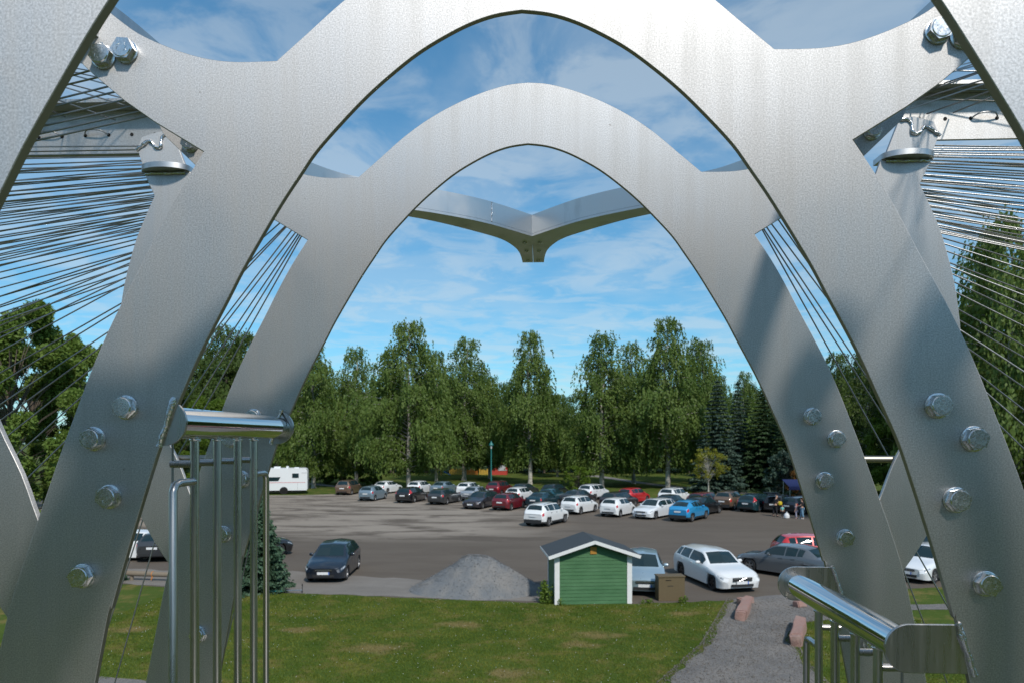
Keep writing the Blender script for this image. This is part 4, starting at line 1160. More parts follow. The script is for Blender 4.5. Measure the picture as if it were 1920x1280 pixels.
# brown cabinet
plain('cabinet_brown', (0.125, 0.092, 0.048), 0.6)
cl_, cr_ = gp(1236, 1127), gp(1283, 1125)
CB = empty('utility_cabinet', (cl_ + cr_) / 2, SA); tag(CB, 'low brown metal cabinet between the shed and the white estate', 'cabinet')
cw = (cr_ - cl_).length / 2
MB().box((0, 0.25, 0.46), (cw, 0.25, 0.45)).build('casing', MATS['cabinet_brown'], CB)
MB().box((0, 0.25, 0.935), (cw + 0.025, 0.275, 0.022)).build('lid', MATS['cabinet_brown'], CB)
MB().box((0, 0.245, 0.03), (cw - 0.03, 0.235, 0.05)).build('plinth', MATS['black_plastic'], CB)
for x in (-0.16, -0.06): MB().box((x - 0.02, -0.006, 0.80), (0.05, 0.006, 0.012)).build('vent_slot', MATS['under_black'], CB)
MB().box((-0.05, -0.005, 0.58), (0.11, 0.004, 0.010)).build('handle', MATS['black_plastic'], CB)

# gravel heap
def heap():
    c = (gp(758, 1106) + gp(1022, 1112)) / 2
    Lh = (gp(1022, 1112) - gp(758, 1106)).length / 2
    n, mr = 72, 26; rnd = random.Random(3)
    V = []; F = []
    ph = [rnd.uniform(0, 6.28) for _ in range(8)]
    from mathutils import noise as mn
    for j in range(mr + 1):
        t = j / mr
        for i in range(n):
            a = 2 * math.pi * i / n
            rx = Lh * (1 + 0.05 * math.sin(3 * a + ph[0])); ry = 1.9 * (1 + 0.06 * math.sin(2 * a + ph[1]))
            x = rx * t * math.cos(a); y = ry * t * math.sin(a)
            z = 1.66 * max(0, 1 - t ** 1.0) ** 1.12
            z = min(z, 1.30 + 0.10 * (1 - t))
            x += 0.10 * (1 - t)
            nz = mn.noise(Vector((x * 1.1, y * 1.1, 2))) * 0.10 + mn.noise(Vector((x * 4, y * 4, 5))) * 0.05 + mn.noise(Vector((x * 14, y * 14, 9))) * 0.022
            z += nz * min(1, 3 * (1 - t)) + (0.006 if t < 1 else -0.01)
            V.append((x, y, max(z, -0.02)))
    for j in range(mr):
        for i in range(n): F.append((j * n + i, j * n + (i + 1) % n, (j + 1) * n + (i + 1) % n, (j + 1) * n + i))
    ca = c + Vector((0, 0.5, 0.004))
    root = empty('gravel_heap', ca); tag(root, 'heap of grey crushed stone beside the green shed', 'gravel heap')
    link('heap', np_mesh('heap', V, F, True), MATS['crushed_stone'], root)
    # loose stones on the slopes and round the foot
    N = 6500; rg = np.random.default_rng(5); Va = np.array(V)
    idx = rg.integers(0, len(V), N); jit = rg.normal(0, 0.07, (N, 2))
    cen = Va[idx].copy(); cen[:, :2] += jit; cen[:, 2] = np.maximum(cen[:, 2], 0.0) + 0.004
    s_ = rg.uniform(0.005, 0.013, N) * np.where(rg.random(N) < 0.06, 1.6, 1)
    tet = np.array([[1, 1, 1], [1, -1, -1], [-1, 1, -1], [-1, -1, 1]], float)
    q = rg.normal(0, 1, (N, 3, 3)); q, _ = np.linalg.qr(q)
    vv = (np.einsum('nij,kj->nki', q, tet) * s_[:, None, None] + cen[:, None, :]).reshape(-1, 3)
    ff = (np.array([[0, 1, 2], [0, 3, 1], [0, 2, 3], [1, 3, 2]])[None] + 4 * np.arange(N)[:, None, None]).reshape(-1, 3)
    o = link('loose_stones', np_mesh('loose_stones', vv, ff), MATS['crushed_stone'], root); o['kind'] = 'stuff'
heap()

# loose pebbles on the path and where the gravel meets the lawn
def pebbles():
    rg = np.random.default_rng(9); N = 9000
    pl = [gp(a, b) for a, b in [(1376, 1121), (1358, 1155), (1330, 1205), (1250, 1280), (1200, 1330)]]; pr = [gp(a, b) for a, b in [(1620, 1110), (1560, 1160), (1485, 1168), (1478, 1200), (1505, 1245), (1560, 1300)]]
    y = rg.uniform(gp(1200, 1330).y, gp(1376, 1121).y, N)
    x0 = np.interp(y, [p.y for p in pl[::-1]], [p.x for p in pl[::-1]]) - 0.25; x1 = np.interp(y, [p.y for p in pr[::-1]], [p.x for p in pr[::-1]]) + 0.2
    t = np.where(rg.random(N) < 0.5, rg.random(N), rg.beta(0.35, 0.35, N)); x = x0 + (x1 - x0) * t
    s_ = rg.uniform(0.006, 0.016, N) * np.where(rg.random(N) < 0.08, 1.8, 1); cen = np.stack([x, y, 0.012 + s_ * 0.3], 1)
    tet = np.array([[1, 1, .7], [1, -1, -.7], [-1, 1, -.7], [-1, -1, .7]], float); q, _ = np.linalg.qr(rg.normal(0, 1, (N, 3, 3)))
    vv = (np.einsum('nij,kj->nki', q, tet) * s_[:, None, None] + cen[:, None, :]).reshape(-1, 3)
    ff = (np.array([[0, 1, 2], [0, 3, 1], [0, 2, 3], [1, 3, 2]])[None] + 4 * np.arange(N)[:, None, None]).reshape(-1, 3)
    o = link('path_pebbles', np_mesh('path_pebbles', vv, ff), MATS['pale_gravel']); tag(o, 'loose pebbles scattered over the gravel path and its edges', 'pebbles', None, 'stuff')
pebbles()
# granite blocks by the path
def block(pa, pb, wid, hgt, label, seed):
    a, b = gp(*pa), gp(*pb); c = (a + b) / 2; L = (b - a).length; an = math.atan2(b.y - a.y, b.x - a.x)
    from mathutils import noise as mn
    bm = bmesh.new(); bmesh.ops.create_cube(bm, size=1.0)
    bmesh.ops.bevel(bm, geom=bm.edges[:], offset=0.08, segments=2, affect='EDGES')
    bmesh.ops.subdivide_edges(bm, edges=bm.edges[:], cuts=2, use_grid_fill=True)
    for v in bm.verts:
        v.co = Vector((v.co.x * L, v.co.y * wid, (v.co.z + 0.42) * hgt))
        o_ = Vector((seed, 0, 0)); v.co += Vector((mn.noise(v.co * 3 + o_), mn.noise(v.co * 3 + o_ * 2), mn.noise(v.co * 3 + o_ * 3))) * 0.06 + Vector((mn.noise(v.co * 9 + o_), mn.noise(v.co * 9 - o_), mn.noise(v.co * 9 + o_ * 5))) * 0.02
    me = bpy.data.meshes.new('granite_block'); bm.to_mesh(me); bm.free()
    me.polygons.foreach_set('use_smooth', [True] * len(me.polygons)); me.set_sharp_from_angle(angle=math.radians(28))
    o = link('granite_block', me, MATS['pink_granite'], None, c); o.rotation_euler = (0, 0, an)
    tag(o, label, 'stone block', 'granite blocks along the path')
block((1388, 1163), (1402, 1134), 0.38, 0.34, 'long pink granite block at the lawn corner of the path', 3)
block((1388, 1134), (1408, 1128), 0.36, 0.28, 'flat pink granite block behind the long one at the lawn corner', 7)
block((1492, 1212), (1503, 1172), 0.34, 0.36, 'long pink granite block left of the right hand railing', 11)
block((1492, 1138), (1506, 1135), 0.30, 0.22, 'small pink stone in the path near the grey saloon', 15)

# log rail at the left
plain('old_log', (0.20, 0.165, 0.125), 0.9); plain('orange_ribbon', (0.60, 0.20, 0.02), 0.6)
LG = empty('log_rail', gp(260, 1086)); tag(LG, 'low rail made of a weathered log with an orange ribbon by the lawn', 'log rail')
a = gp(150, 1084) - gp(260, 1086); b = gp(345, 1090) - gp(260, 1086)
MB().tube([a + Vector((0, 0, 0.30)), (a + b) / 2 + Vector((0, 0, 0.31)), b + Vector((0, 0, 0.29))], [0.11, 0.12, 0.105], 12).build('log', MATS['old_log'], LG, 50)
for t in (0.12, 0.5, 0.9):
    p = a.lerp(b, t); MB().tube([p + Vector((0, 0.03, -0.05)), p + Vector((0, 0.03, 0.24))], 0.08, 8).build('post', MATS['old_log'], LG, 50)
p = a.lerp(b, 0.70)
MB().tube([p + Vector((0.02, 0.125 * math.cos(k), 0.30 + 0.125 * math.sin(k))) for k in np.linspace(0, 6.28, 12)], 0.014, 5).build('ribbon', MATS['orange_ribbon'], LG, 50)
MB().box(p + Vector((0.05, -0.13, 0.15)), (0.02, 0.004, 0.09), Matrix.Rotation(0.4, 3, 'Y')).build('ribbon_tail', MATS['orange_ribbon'], LG)

# kick scooter lying beside the spruce
plain('scooter_teal', (0.02, 0.25, 0.26), 0.4)
KS = empty('kick_scooter', gp(538, 1111)); tag(KS, 'teal kick scooter lying on the gravel beside the small spruce', 'scooter')
MB().box((-0.45, 0, 0.08), (0.30, 0.06, 0.018)).build('deck', MATS['scooter_teal'], KS)
MB().tube([(-0.14, 0, 0.08), (-0.02, 0, 0.10), (0.62, 0.02, 0.12)], 0.018, 8).build('steering_post', MATS['chrome'], KS, 50)
MB().tube([(0.62, 0.02, 0.30), (0.62, 0.02, 0.12), (0.62, 0.02, -0.0)], 0.016, 8).build('handlebar', MATS['black_plastic'], KS, 50)
for z in (0.34, 0.03): MB().tube([(0.62, 0.02, z - 0.06), (0.62, 0.02, z + 0.04)], 0.024, 8).build('grip', MATS['black_plastic'], KS, 50)
for x in (-0.80, -0.05):
    MB().lathe([(0, -0.014), (0.09, -0.014), (0.09, 0.014), (0, 0.014)], 16, Matrix.Translation((x, 0.0, 0.095)) @ Matrix.Rotation(math.radians(70), 4, 'X')).build('wheel', MATS['tyre_rubber'], KS, 40)
# ------------------------------------------------------------------ trees
def leaf_quads(cen, size, rg, aspect=0.55, dirs=None, flat=0.0):
    """one small diamond per leaf, randomly turned; dirs gives the long axis where known"""
    n = len(cen)
    d = rg.normal(0, 1, (n, 3)) if dirs is None else dirs + rg.normal(0, 0.25, (n, 3))
    d /= np.linalg.norm(d, axis=1, keepdims=True) + 1e-9
    r = rg.normal(0, 1, (n, 3)); r[:, 2] += 0
    u = np.cross(d, r); u /= np.linalg.norm(u, axis=1, keepdims=True) + 1e-9
    s = (np.asarray(size) * np.ones(n))[:, None]
    a = cen - d * s; b = cen + u * s * aspect; c = cen + d * s; e = cen - u * s * aspect
    V = np.stack([a, b, c, e], 1).reshape(-1, 3)
    F = np.arange(4 * n).reshape(n, 4)
    return V, F

def birch_proto(seed, H=20.0, R=4.2, droop=1.6, nbr=78, lean=0.0, low=0.10, leaf=0.165, dens=1.55, top=1.0):
    """tapered trunk with ascending limbs whose ends hang down in leafy strings"""
    rnd = random.Random(seed); rg = np.random.default_rng(seed)
    trunk = MB()
    wob = [Vector((rnd.uniform(-1, 1) * 0.10 * i / 4 + lean * (i / 10) ** 2, rnd.uniform(-1, 1) * 0.10 * i / 4, H * 0.97 * i / 10)) for i in range(11)]
    tp = catmull(wob, 4)
    r0 = 0.0125 * H
    trunk.tube(tp, [r0 * (1.25 if i == 0 else 1) * (1 - i / len(tp)) ** 0.85 + 0.012 for i in range(len(tp))], 9)
    def tpos(h):
        f = min(max(h / (H * 0.97), 0), 0.999) * (len(tp) - 1); i = int(f); return tp[i].lerp(tp[i + 1], f - i)
    C = []; D = []
    gold = 2.39996
    lop = [rnd.uniform(0.6, 1.3) for _ in range(7)]
    for k in range(nbr):
        t = low + (1 - low) * ((k + rnd.random()) / nbr) ** 0.92
        p = tpos(H * t)
        prof = min(1.0, 0.45 + 2.2 * (t - low)) * (1 - 0.90 * max(0, t - 0.30) / 0.70) ** 0.95 if t > 0.02 else 0.3
        az_ = k * gold + rnd.uniform(-0.5, 0.5)
        L = R * prof * rnd.uniform(0.5, 1.28) * lop[int(az_ / 6.283 * 7) % 7] + 0.35
        up = 0.85 + 0.7 * t
        dirv = Vector((math.cos(az_), math.sin(az_), 0))
        pts = []
        n = 7
        for j in range(n + 1):
            s = j / n
            pts.append(p + dirv * (L * s ** 0.9) + Vector((0, 0, up * L * (0.75 * s - 0.62 * s * s) + (0.5 * top * s if t > 0.9 else 0))))
        if t < 0.93:
            trunk.tube(pts[:6], [max(0.008, 0.0042 * H * (1 - t) * (1 - i / 7.5) + 0.006) for i in range(6)], 4, False)
        ns = max(3, int(L * 7.5 * dens * (1.22 - 0.5 * t) * (0.7 + 0.6 * rnd.random())))
        for q in range(ns):
            s = 0.22 + 0.78 * rnd.random() ** 0.70
            f = s * n; i = min(int(f), n - 1); b0 = pts[i].lerp(pts[i + 1], f - i)
            spread = 0.10 * L + 0.16
            b0 = b0 + Vector((rnd.gauss(0, spread), rnd.gauss(0, spread), rnd.gauss(0, 0.25)))
            hl = droop * (0.35 + 0.9 * rnd.random()) * (0.55 + 0.6 * s) * (0.62 + 0.6 * (1 - t))
            m_ = max(4, int(hl / 0.125))
            zz_ = -np.linspace(0, 1, m_) ** 1.15 * hl
            out = dirv * 0.18 * hl
            x = b0.x + out.x * np.linspace(0, 1, m_) + rg.normal(0, 0.085, m_); y = b0.y + out.y * np.linspace(0, 1, m_) + rg.normal(0, 0.085, m_)
            C.append(np.stack([x, y, b0.z + zz_ + rg.normal(0, 0.05, m_)], 1)); D.append(np.tile([dirv.x * 0.3, dirv.y * 0.3, -1.0], (m_, 1)))
    C = np.concatenate(C); D = np.concatenate(D)
    keep = C[:, 2] > 2.2 + 0.7 * np.sin(2 * C[:, 0] + C[:, 1])
    C, D = C[keep], D[keep]
    V, F = leaf_quads(C, leaf * rg.uniform(0.6, 1.25, len(C)), rg, 0.52, D)
    return trunk.mesh('trunk', 60), np_mesh('crown', V, F)

def broad_proto(seed, H=12.0, R=4.5, leaf=0.16, n=22000, base=0.12, elong=1.0):
    """rounded leafy crown made of many clumps on real limbs"""
    rnd = random.Random(seed); rg = np.random.default_rng(seed)
    trunk = MB(); r0 = 0.016 * H
    trunk.tube([(0, 0, -0.1), (0.05, 0, H * .2), (0.1, 0.08, H * .45), (0.0, 0.1, H * .8)], [r0 * 1.2, r0 * 0.9, r0 * 0.6, r0 * 0.15], 8)
    cl = []
    for k in range(64):
        a = k * 2.39996 + rnd.uniform(-.4, .4); t = rnd.random()
        hz = H * (base + (0.98 - base) * t); rr = R * math.sqrt(max(0.05, 1 - ((t - 0.42) / 0.62) ** 2)) * rnd.uniform(0.45, 1.0)
        c = Vector((rr * math.cos(a), rr * math.sin(a), hz)); cl.append((c, rnd.uniform(0.09, 0.17) * (R + H * 0.3) * 0.62))
        s0 = Vector((0.05, 0.05, max(H * 0.14, hz * 0.62)))
        trunk.tube([s0, s0.lerp(c, 0.5) + Vector((0, 0, 0.3)), c], [0.0036 * H, 0.002 * H, 0.006], 4, False)
    tot = sum(r ** 2 for _, r in cl); C = []
    for c, r in cl:
        m_ = int(n * r ** 2 / tot); d = rg.normal(0, 1, (m_, 3)); d /= np.linalg.norm(d, axis=1, keepdims=True)
        rad = r * rg.random(m_) ** 0.42
        q = np.array(c) + d * rad[:, None] * np.array([1, 1, 0.85 * elong]); q[:, 2] -= rg.random(m_) ** 2 * 0.5 * r
        C.append(q)
    C = np.concatenate(C); C = C[C[:, 2] > 0.15]
    V, F = leaf_quads(C, leaf * rg.uniform(0.6, 1.3, len(C)), rg, 0.5)
    return trunk.mesh('trunk', 60), np_mesh('crown', V, F)

def spruce_proto(seed, H=15.0, R=3.0, whorls=30, per=11, twig=0.34, tw=0.09, low=0.02, up=0.12, den=13):
    """storeys of slightly drooping branches set with needle sprays"""
    rnd = random.Random(seed); rg = np.random.default_rng(seed)
    trunk = MB().tube([(0, 0, -0.1), (0, 0, H * 0.5), (0, 0, H * 0.99)], [0.011 * H, 0.007 * H, 0.01], 8)
    C = []; D = []; S = []
    for w in range(whorls):
        t = low + (1 - low) * w / whorls; z = H * t
        L0 = R * (1 - t) ** 0.88 + 0.05
        for k in range(per):
            a = k * 6.283 / per + w * 1.3 + rnd.uniform(-.25, .25); L = L0 * rnd.uniform(0.74, 1.14)
            d = np.array([math.cos(a), math.sin(a), 0.0]); side = np.array([-d[1], d[0], 0.0])
            m_ = max(4, int(den * L / 1.0)); s = np.linspace(0.12, 1, m_)
            zc_ = z + L * (0.10 * s - 0.42 * s ** 1.5 + up * s ** 4) * (1.0 - 0.7 * t)
            axis = d[None] * (L * s)[:, None]; axis[:, 2] += zc_
            wid = L * 0.26 * (1 - s * 0.75) + 0.04
            for sd in (-1, -0.5, 0, 0.5, 1):
                q = axis + side[None] * (sd * wid)[:, None] + d[None] * (np.abs(sd) * wid * 0.5)[:, None]
                q[:, 2] -= np.abs(sd) * wid * 0.22; q += rg.normal(0, 0.03 + 0.012 * L, q.shape)
                C.append(q); dd = d[None] * 0.8 + side[None] * sd * 0.9 + np.array([[0, 0, -0.15]]); D.append(np.repeat(dd, m_, 0)); S.append(np.full(m_, 1.0 if sd else 1.15))
        trunk.tube([(0, 0, z), (0, 0, z + 0.01)], 0.005, 3, False)
    C = np.concatenate(C); D = np.concatenate(D); S = np.concatenate(S)
    hang = rg.random(len(C)) < 0.35; D[hang, 2] -= 0.9
    V, F = leaf_quads(C, twig * 0.5 * S * rg.uniform(0.7, 1.25, len(C)), rg, tw / twig * 2, D)
    return trunk.mesh('trunk', 60), np_mesh('crown', V, F)

def plant_tree(kind, proto, loc, scale, rot, label, leaf, bark, cat='tree', group=None, sz=1.0):
    root = empty(kind, loc, rot); root.scale = (scale, scale, scale * sz)
    tag(root, label, cat, group)
    for nm, me, mt in (('trunk', proto[0], bark), ('crown', proto[1], leaf)):
        if not me.materials: me.materials.append(MATS[mt])
        o = link(nm, me, None, root); o.material_slots[0].link = 'OBJECT'; o.material_slots[0].material = MATS[mt]
    return root
def size_for(py_base, py_top, H, z=0.0):
    d = gp(960, py_base).y; top = EYE + (HORIZON - py_top) * d / FPX
    return top / H
BIR = [birch_proto(11, 20, 5.0, 1.7, 104), birch_proto(23, 20, 4.3, 1.5, 96, 0.4), birch_proto(37, 20, 5.4, 2.0, 108, -0.3), birch_proto(51, 20, 4.6, 1.9, 96, 0.2, 0.14)]
rt = random.Random(77)
ORD = ['first', 'second', 'third', 'fourth', 'fifth', 'sixth', 'seventh', 'eighth', 'ninth', 'tenth', 'eleventh', 'twelfth', 'thirteenth', 'fourteenth', 'fifteenth', 'sixteenth', 'seventeenth', 'eighteenth', 'nineteenth', 'twentieth'] + ['twenty ' + q for q in ('first', 'second', 'third', 'fourth', 'fifth', 'sixth', 'seventh', 'eighth', 'ninth')] + ['thirtieth']
G = 'birches beyond the car park'
trees = [  # base x, base y, top y, prototype, label, width factor
    (588, 914, 640, 0, 'birch at the left edge of the arch opening above the motorhome', 1.0),
    (668, 909, 655, 1, 'slender birch above the bronze people carrier', 1.0),
    (766, 917, 608, 2, 'tall broad birch with a forked pale trunk in the left half of the opening', 1.0),
    (818, 902, 660, 3, 'narrow birch tucked right of the tall broad one', 0.8),
    (870, 900, 638, 1, 'birch left of the green lamp post', 1.15),
    (918, 896, 705, 0, 'lower birch right behind the green lamp post', 1.0),
    (994, 907, 624, 3, 'birch with a white trunk in the middle, right of the lamp post', 1.0),
    (1045, 893, 740, 2, 'low birch in the gap right of the middle birch', 1.0),
    (1128, 913, 628, 0, 'full birch behind the white sport utility car of the far row', 1.15),
    (1188, 906, 648, 1, 'birch between the full one and the tall one at the right', 1.0),
    (1252, 916, 600, 3, 'tallest birch with bare white trunk right of the bright red hatchback', 1.1),
    (1318, 904, 640, 2, 'birch left of the blue spruce', 0.85),
    (1392, 898, 700, 1, 'thin birch top showing between the spruces', 0.8)]
for bx, by, ty, k, lab, wf in trees:
    s = size_for(by, ty, 20.0); o = plant_tree('birch_tree', BIR[k], gp(bx, by), s, rt.uniform(0, 6.28), lab, 'birch_leaf', 'birch_bark', 'birch', G)
    o.scale = (s * wf * 1.14, s * wf * 1.14, s)
# darker wood behind
G2 = 'trees of the wood behind the birches'
xs = [300, 372, 420, 470, 520, 560, 610, 650, 700, 735, 800, 845, 895, 945, 975, 1020, 1062, 1095, 1150, 1210, 1245, 1290, 1345, 1400, 1450, 1510, 1570, 1630, 1690, 1750]
tops = [690, 668, 640, 655, 690, 700, 730, 740, 755, 720, 735, 735, 720, 745, 760, 755, 770, 765, 745, 750, 740, 720, 730, 745, 720, 700, 690, 680, 640, 600]
for k, (bx, ty) in enumerate(zip(xs, tops)):
    by = 884 + rt.uniform(-3, 3); s = size_for(by, ty - 26, 20.0)
    o = plant_tree('wood_tree', BIR[(k * 3 + 1) % 4], gp(bx, by), s, rt.uniform(0, 6.28), ORD[k] + ' dark leafy tree from the left in the wood behind the birches', 'deep_leaf', 'brown_bark', 'tree', G2)
    o.scale = (s * 1.35, s * 1.35, s)
UND = broad_proto(5, 5.0, 3.2, 0.17, 9000, 0.05)
for k in range(30):
    bx = 470 + k * 38 + rt.uniform(-12, 12); by = 882 + rt.uniform(-3, 2)
    if 828 < bx < 955: by = 876 + rt.uniform(-1, 1)
    s = rt.uniform(0.9, 1.5)
    plant_tree('undergrowth_shrub', UND, gp(bx, by), s, rt.uniform(0, 6.28), ORD[k] + ' dark shrub from the left in the undergrowth beneath the wood', 'deep_leaf', 'brown_bark', 'shrub', 'undergrowth beneath the wood')
# shrubs and light green weeping leaves behind the motorhome
for bx, by, s, lab in ((600, 906, 0.75, 'light green shrub right of the motorhome'), (640, 905, 0.85, 'light green shrub above the roof of the bronze people carrier'), (690, 908, 0.7, 'light green shrub behind the white saloon of the far row'), (530, 903, 1.0, 'light green shrub behind the motorhome')):
    plant_tree('shrub', UND, gp(bx, by), s, rt.uniform(0, 6.28), lab, 'bright_leaf', 'brown_bark', 'shrub', 'light shrubs behind the motorhome')
BUSH = broad_proto(9, 2.6, 1.9, 0.11, 7000, 0.03)
plant_tree('round_bush', BUSH, gp(1084, 921), 1.15, 0.4, 'round light green bush behind the far row of cars', 'bright_leaf', 'brown_bark', 'bush')
# spruces at the right
SPR = [spruce_proto(3, 15, 3.3, 30, 11), spruce_proto(8, 15, 3.0, 30, 10), spruce_proto(15, 15, 3.8, 28, 12)]
for bx, by, ty, k, mt, lab, wf in ((1345, 922, 708, 0, 'blue_spruce_needle', 'blue green spruce behind the small yellow green tree', 1.15), (1384, 915, 712, 1, 'blue_spruce_needle', 'narrow blue green spruce right of the wider one', 0.9),
                              (1432, 918, 718, 2, 'spruce_needle', 'dark green spruce beside the right leg of the farther frame', 1.1), (1480, 922, 742, 0, 'spruce_needle', 'dark spruce half hidden by the right leg of the farther frame', 1.2),
                              (1400, 902, 745, 1, 'spruce_needle', 'dark spruce standing back between the others', 1.3)):
    s = size_for(by, ty, 15.0); o = plant_tree('spruce_tree', SPR[k], gp(bx, by), s, rt.uniform(0, 6.28), lab, mt, 'brown_bark', 'spruce', 'spruces at the right end of the car park')
    o.scale = (s * wf, s * wf, s)
# drying conifer and the bushes round it
DRY = broad_proto(21, 3.4, 1.7, 0.13, 6000, 0.03, 1.3)
plant_tree('conifer_bush', DRY, gp(1510, 940), 1.05, 0.3, 'rusty brown drying conifer behind the people', 'dry_needle', 'brown_bark', 'conifer')
plant_tree('conifer_bush', DRY, gp(1478, 930), 1.45, 1.3, 'grey green conifer above the rusty brown one', 'blue_spruce_needle', 'brown_bark', 'conifer')
# small yellow green tree
YG = broad_proto(31, 5.4, 2.2, 0.10, 2600, 0.42)
plant_tree('small_tree', YG, gp(1328, 931), size_for(931, 838, 5.4), 0.8, 'small open yellow green tree with a pale double stem', 'yellow_leaf', 'birch_bark', 'tree')
# big trees left and right of the structure
BROAD = [broad_proto(41, 13, 4.8, 0.125, 76000, 0.04), broad_proto(43, 13, 4.4, 0.125, 70000, 0.04, 1.2)]
for x, d, top, k, mt, lab, wf in ((20, 44, 562, 0, 'willow_leaf', 'large leafy willow at the left edge behind the cables', 1.0), (150, 50, 628, 1, 'willow_leaf', 'leafy tree right of the large willow at the left', 0.8), (-130, 48, 560, 1, 'willow_leaf', 'leafy tree at the far left, mostly out of sight', 1.1),
                              (60, 60, 640, 1, 'deep_leaf', 'dark leafy tree behind the willows at the left', 1.1)):
    p = at(x, HORIZON, d); p.z = 0; H = EYE + (HORIZON - top) * d / FPX; s = H / 13
    o = plant_tree('leafy_tree', BROAD[k], p, s, k * 1.3 + x, lab, mt, 'brown_bark', 'tree', 'leafy trees at the left'); o.scale = (s * wf, s * wf, s)
for x, d, top, k, mt, lab, wf in ((1900, 46, 425, 2, 'birch_leaf', 'tall weeping birch at the right edge behind the cables', 1.0), (1845, 60, 470, 0, 'birch_leaf', 'weeping birch left of the tall one at the right edge', 1.0), (2010, 52, 420, 3, 'birch_leaf', 'birch beyond the right edge', 1.2),
                              (1625, 70, 655, 1, 'deep_leaf', 'dark birch seen between the right legs of the frames', 1.3)):
    p = at(x, HORIZON, d); p.z = 0; H = EYE + (HORIZON - top) * d / FPX; s = H / 20
    o = plant_tree('weeping_birch', BIR[k], p, s, k * 1.7 + x, lab, mt, 'birch_bark', 'birch', 'weeping birches at the right'); o.scale = (s * wf, s * wf, s)
for x, d, top, lab in ((1870, 62, 660, 'dark leafy tree low behind the cables at the right'), (1960, 58, 640, 'dark leafy tree at the right edge under the birch'), (1700, 66, 745, 'yellowish leafy tree between the right legs of the frames'), (395, 62, 742, 'yellowish leafy tree above the left handrail'), (330, 66, 730, 'leafy tree behind the left legs of the frames')):
    p = at(x, HORIZON, d); p.z = 0; H = EYE + (HORIZON - top) * d / FPX; s = H / 13
    plant_tree('leafy_tree', BROAD[1], p, s, x, lab, 'bright_leaf' if 'yellowish' in lab else 'deep_leaf', 'brown_bark', 'tree', 'leafy trees low behind the frames')
# the wood goes on round the place, behind the viewpoint as well (it shows in the polished steel)
for k in range(10):
    an = math.radians(-75 + 150 * k / 9 + rt.uniform(-4, 4)); dd = rt.uniform(38, 50)
    o = plant_tree('wood_tree', BIR[k % 4], (dd * math.sin(an), -dd * math.cos(an), 0), rt.uniform(0.75, 0.95), rt.uniform(0, 6.28), ORD[k] + ' tree from the left of the wood behind the viewpoint', 'deep_leaf', 'brown_bark', 'tree', 'trees behind the viewpoint')
    o.scale = (o.scale[0] * 1.5, o.scale[1] * 1.5, o.scale[2])
# small spruce by the dark hatchback
NS = spruce_proto(29, 4.6, 1.5, 34, 13, 0.16, 0.045, 0.0, 0.22, 26)
plant_tree('small_spruce', NS, gp(474, 1104), 1.0, 0.5, 'small blue green spruce on the lawn edge left of the dark hatchback', 'near_spruce_needle', 'brown_bark', 'spruce')
plant_tree('small_spruce', NS, gp(196, 1090), 0.55, 1.5, 'little spruce by the log rail, mostly behind the left leg', 'near_spruce_needle', 'brown_bark', 'spruce')

# weeds at the shed and the cabinet
def weed(px, py, h, n, label, seed):
    rg = np.random.default_rng(seed); p = gp(px, py); root = empty('weed_clump', p); tag(root, label, 'weeds')
    st = MB(); C = []
    for k in range(n):
        a = rg.uniform(0, 6.28); r = rg.uniform(0, 0.26); hh = h * rg.uniform(0.45, 1.0)
        b = Vector((r * math.cos(a), r * math.sin(a) * 0.6, 0)); t_ = b + Vector((rg.normal(0, .07), rg.normal(0, .07), hh))
        st.tube([b, b.lerp(t_, .5), t_], [0.006, 0.005, 0.002], 4, False)
        m_ = int(hh * 50); s = rg.random(m_); C.append(np.array(b)[None] * (1 - s)[:, None] + np.array(t_)[None] * s[:, None] + rg.normal(0, 0.045, (m_, 3)))
    V, F = leaf_quads(np.concatenate(C), 0.055 * rg.uniform(.6, 1.3, sum(len(c) for c in C)), rg, 0.4)
    st.build('stems', MATS['deep_leaf'], root); link('leaves', np_mesh('leaves', V, F), MATS['bright_leaf'], root)
weed(1026, 1130, 0.85, 26, 'tall weeds growing at the left corner of the shed', 2)
weed(1284, 1130, 0.30, 12, 'low weeds at the right foot of the brown cabinet', 3)
weed(1212, 1131, 0.18, 12, 'low weeds between the shed and the brown cabinet', 4)
weed(1052, 1135, 0.20, 5, 'small weeds in front of the shed wall', 6)

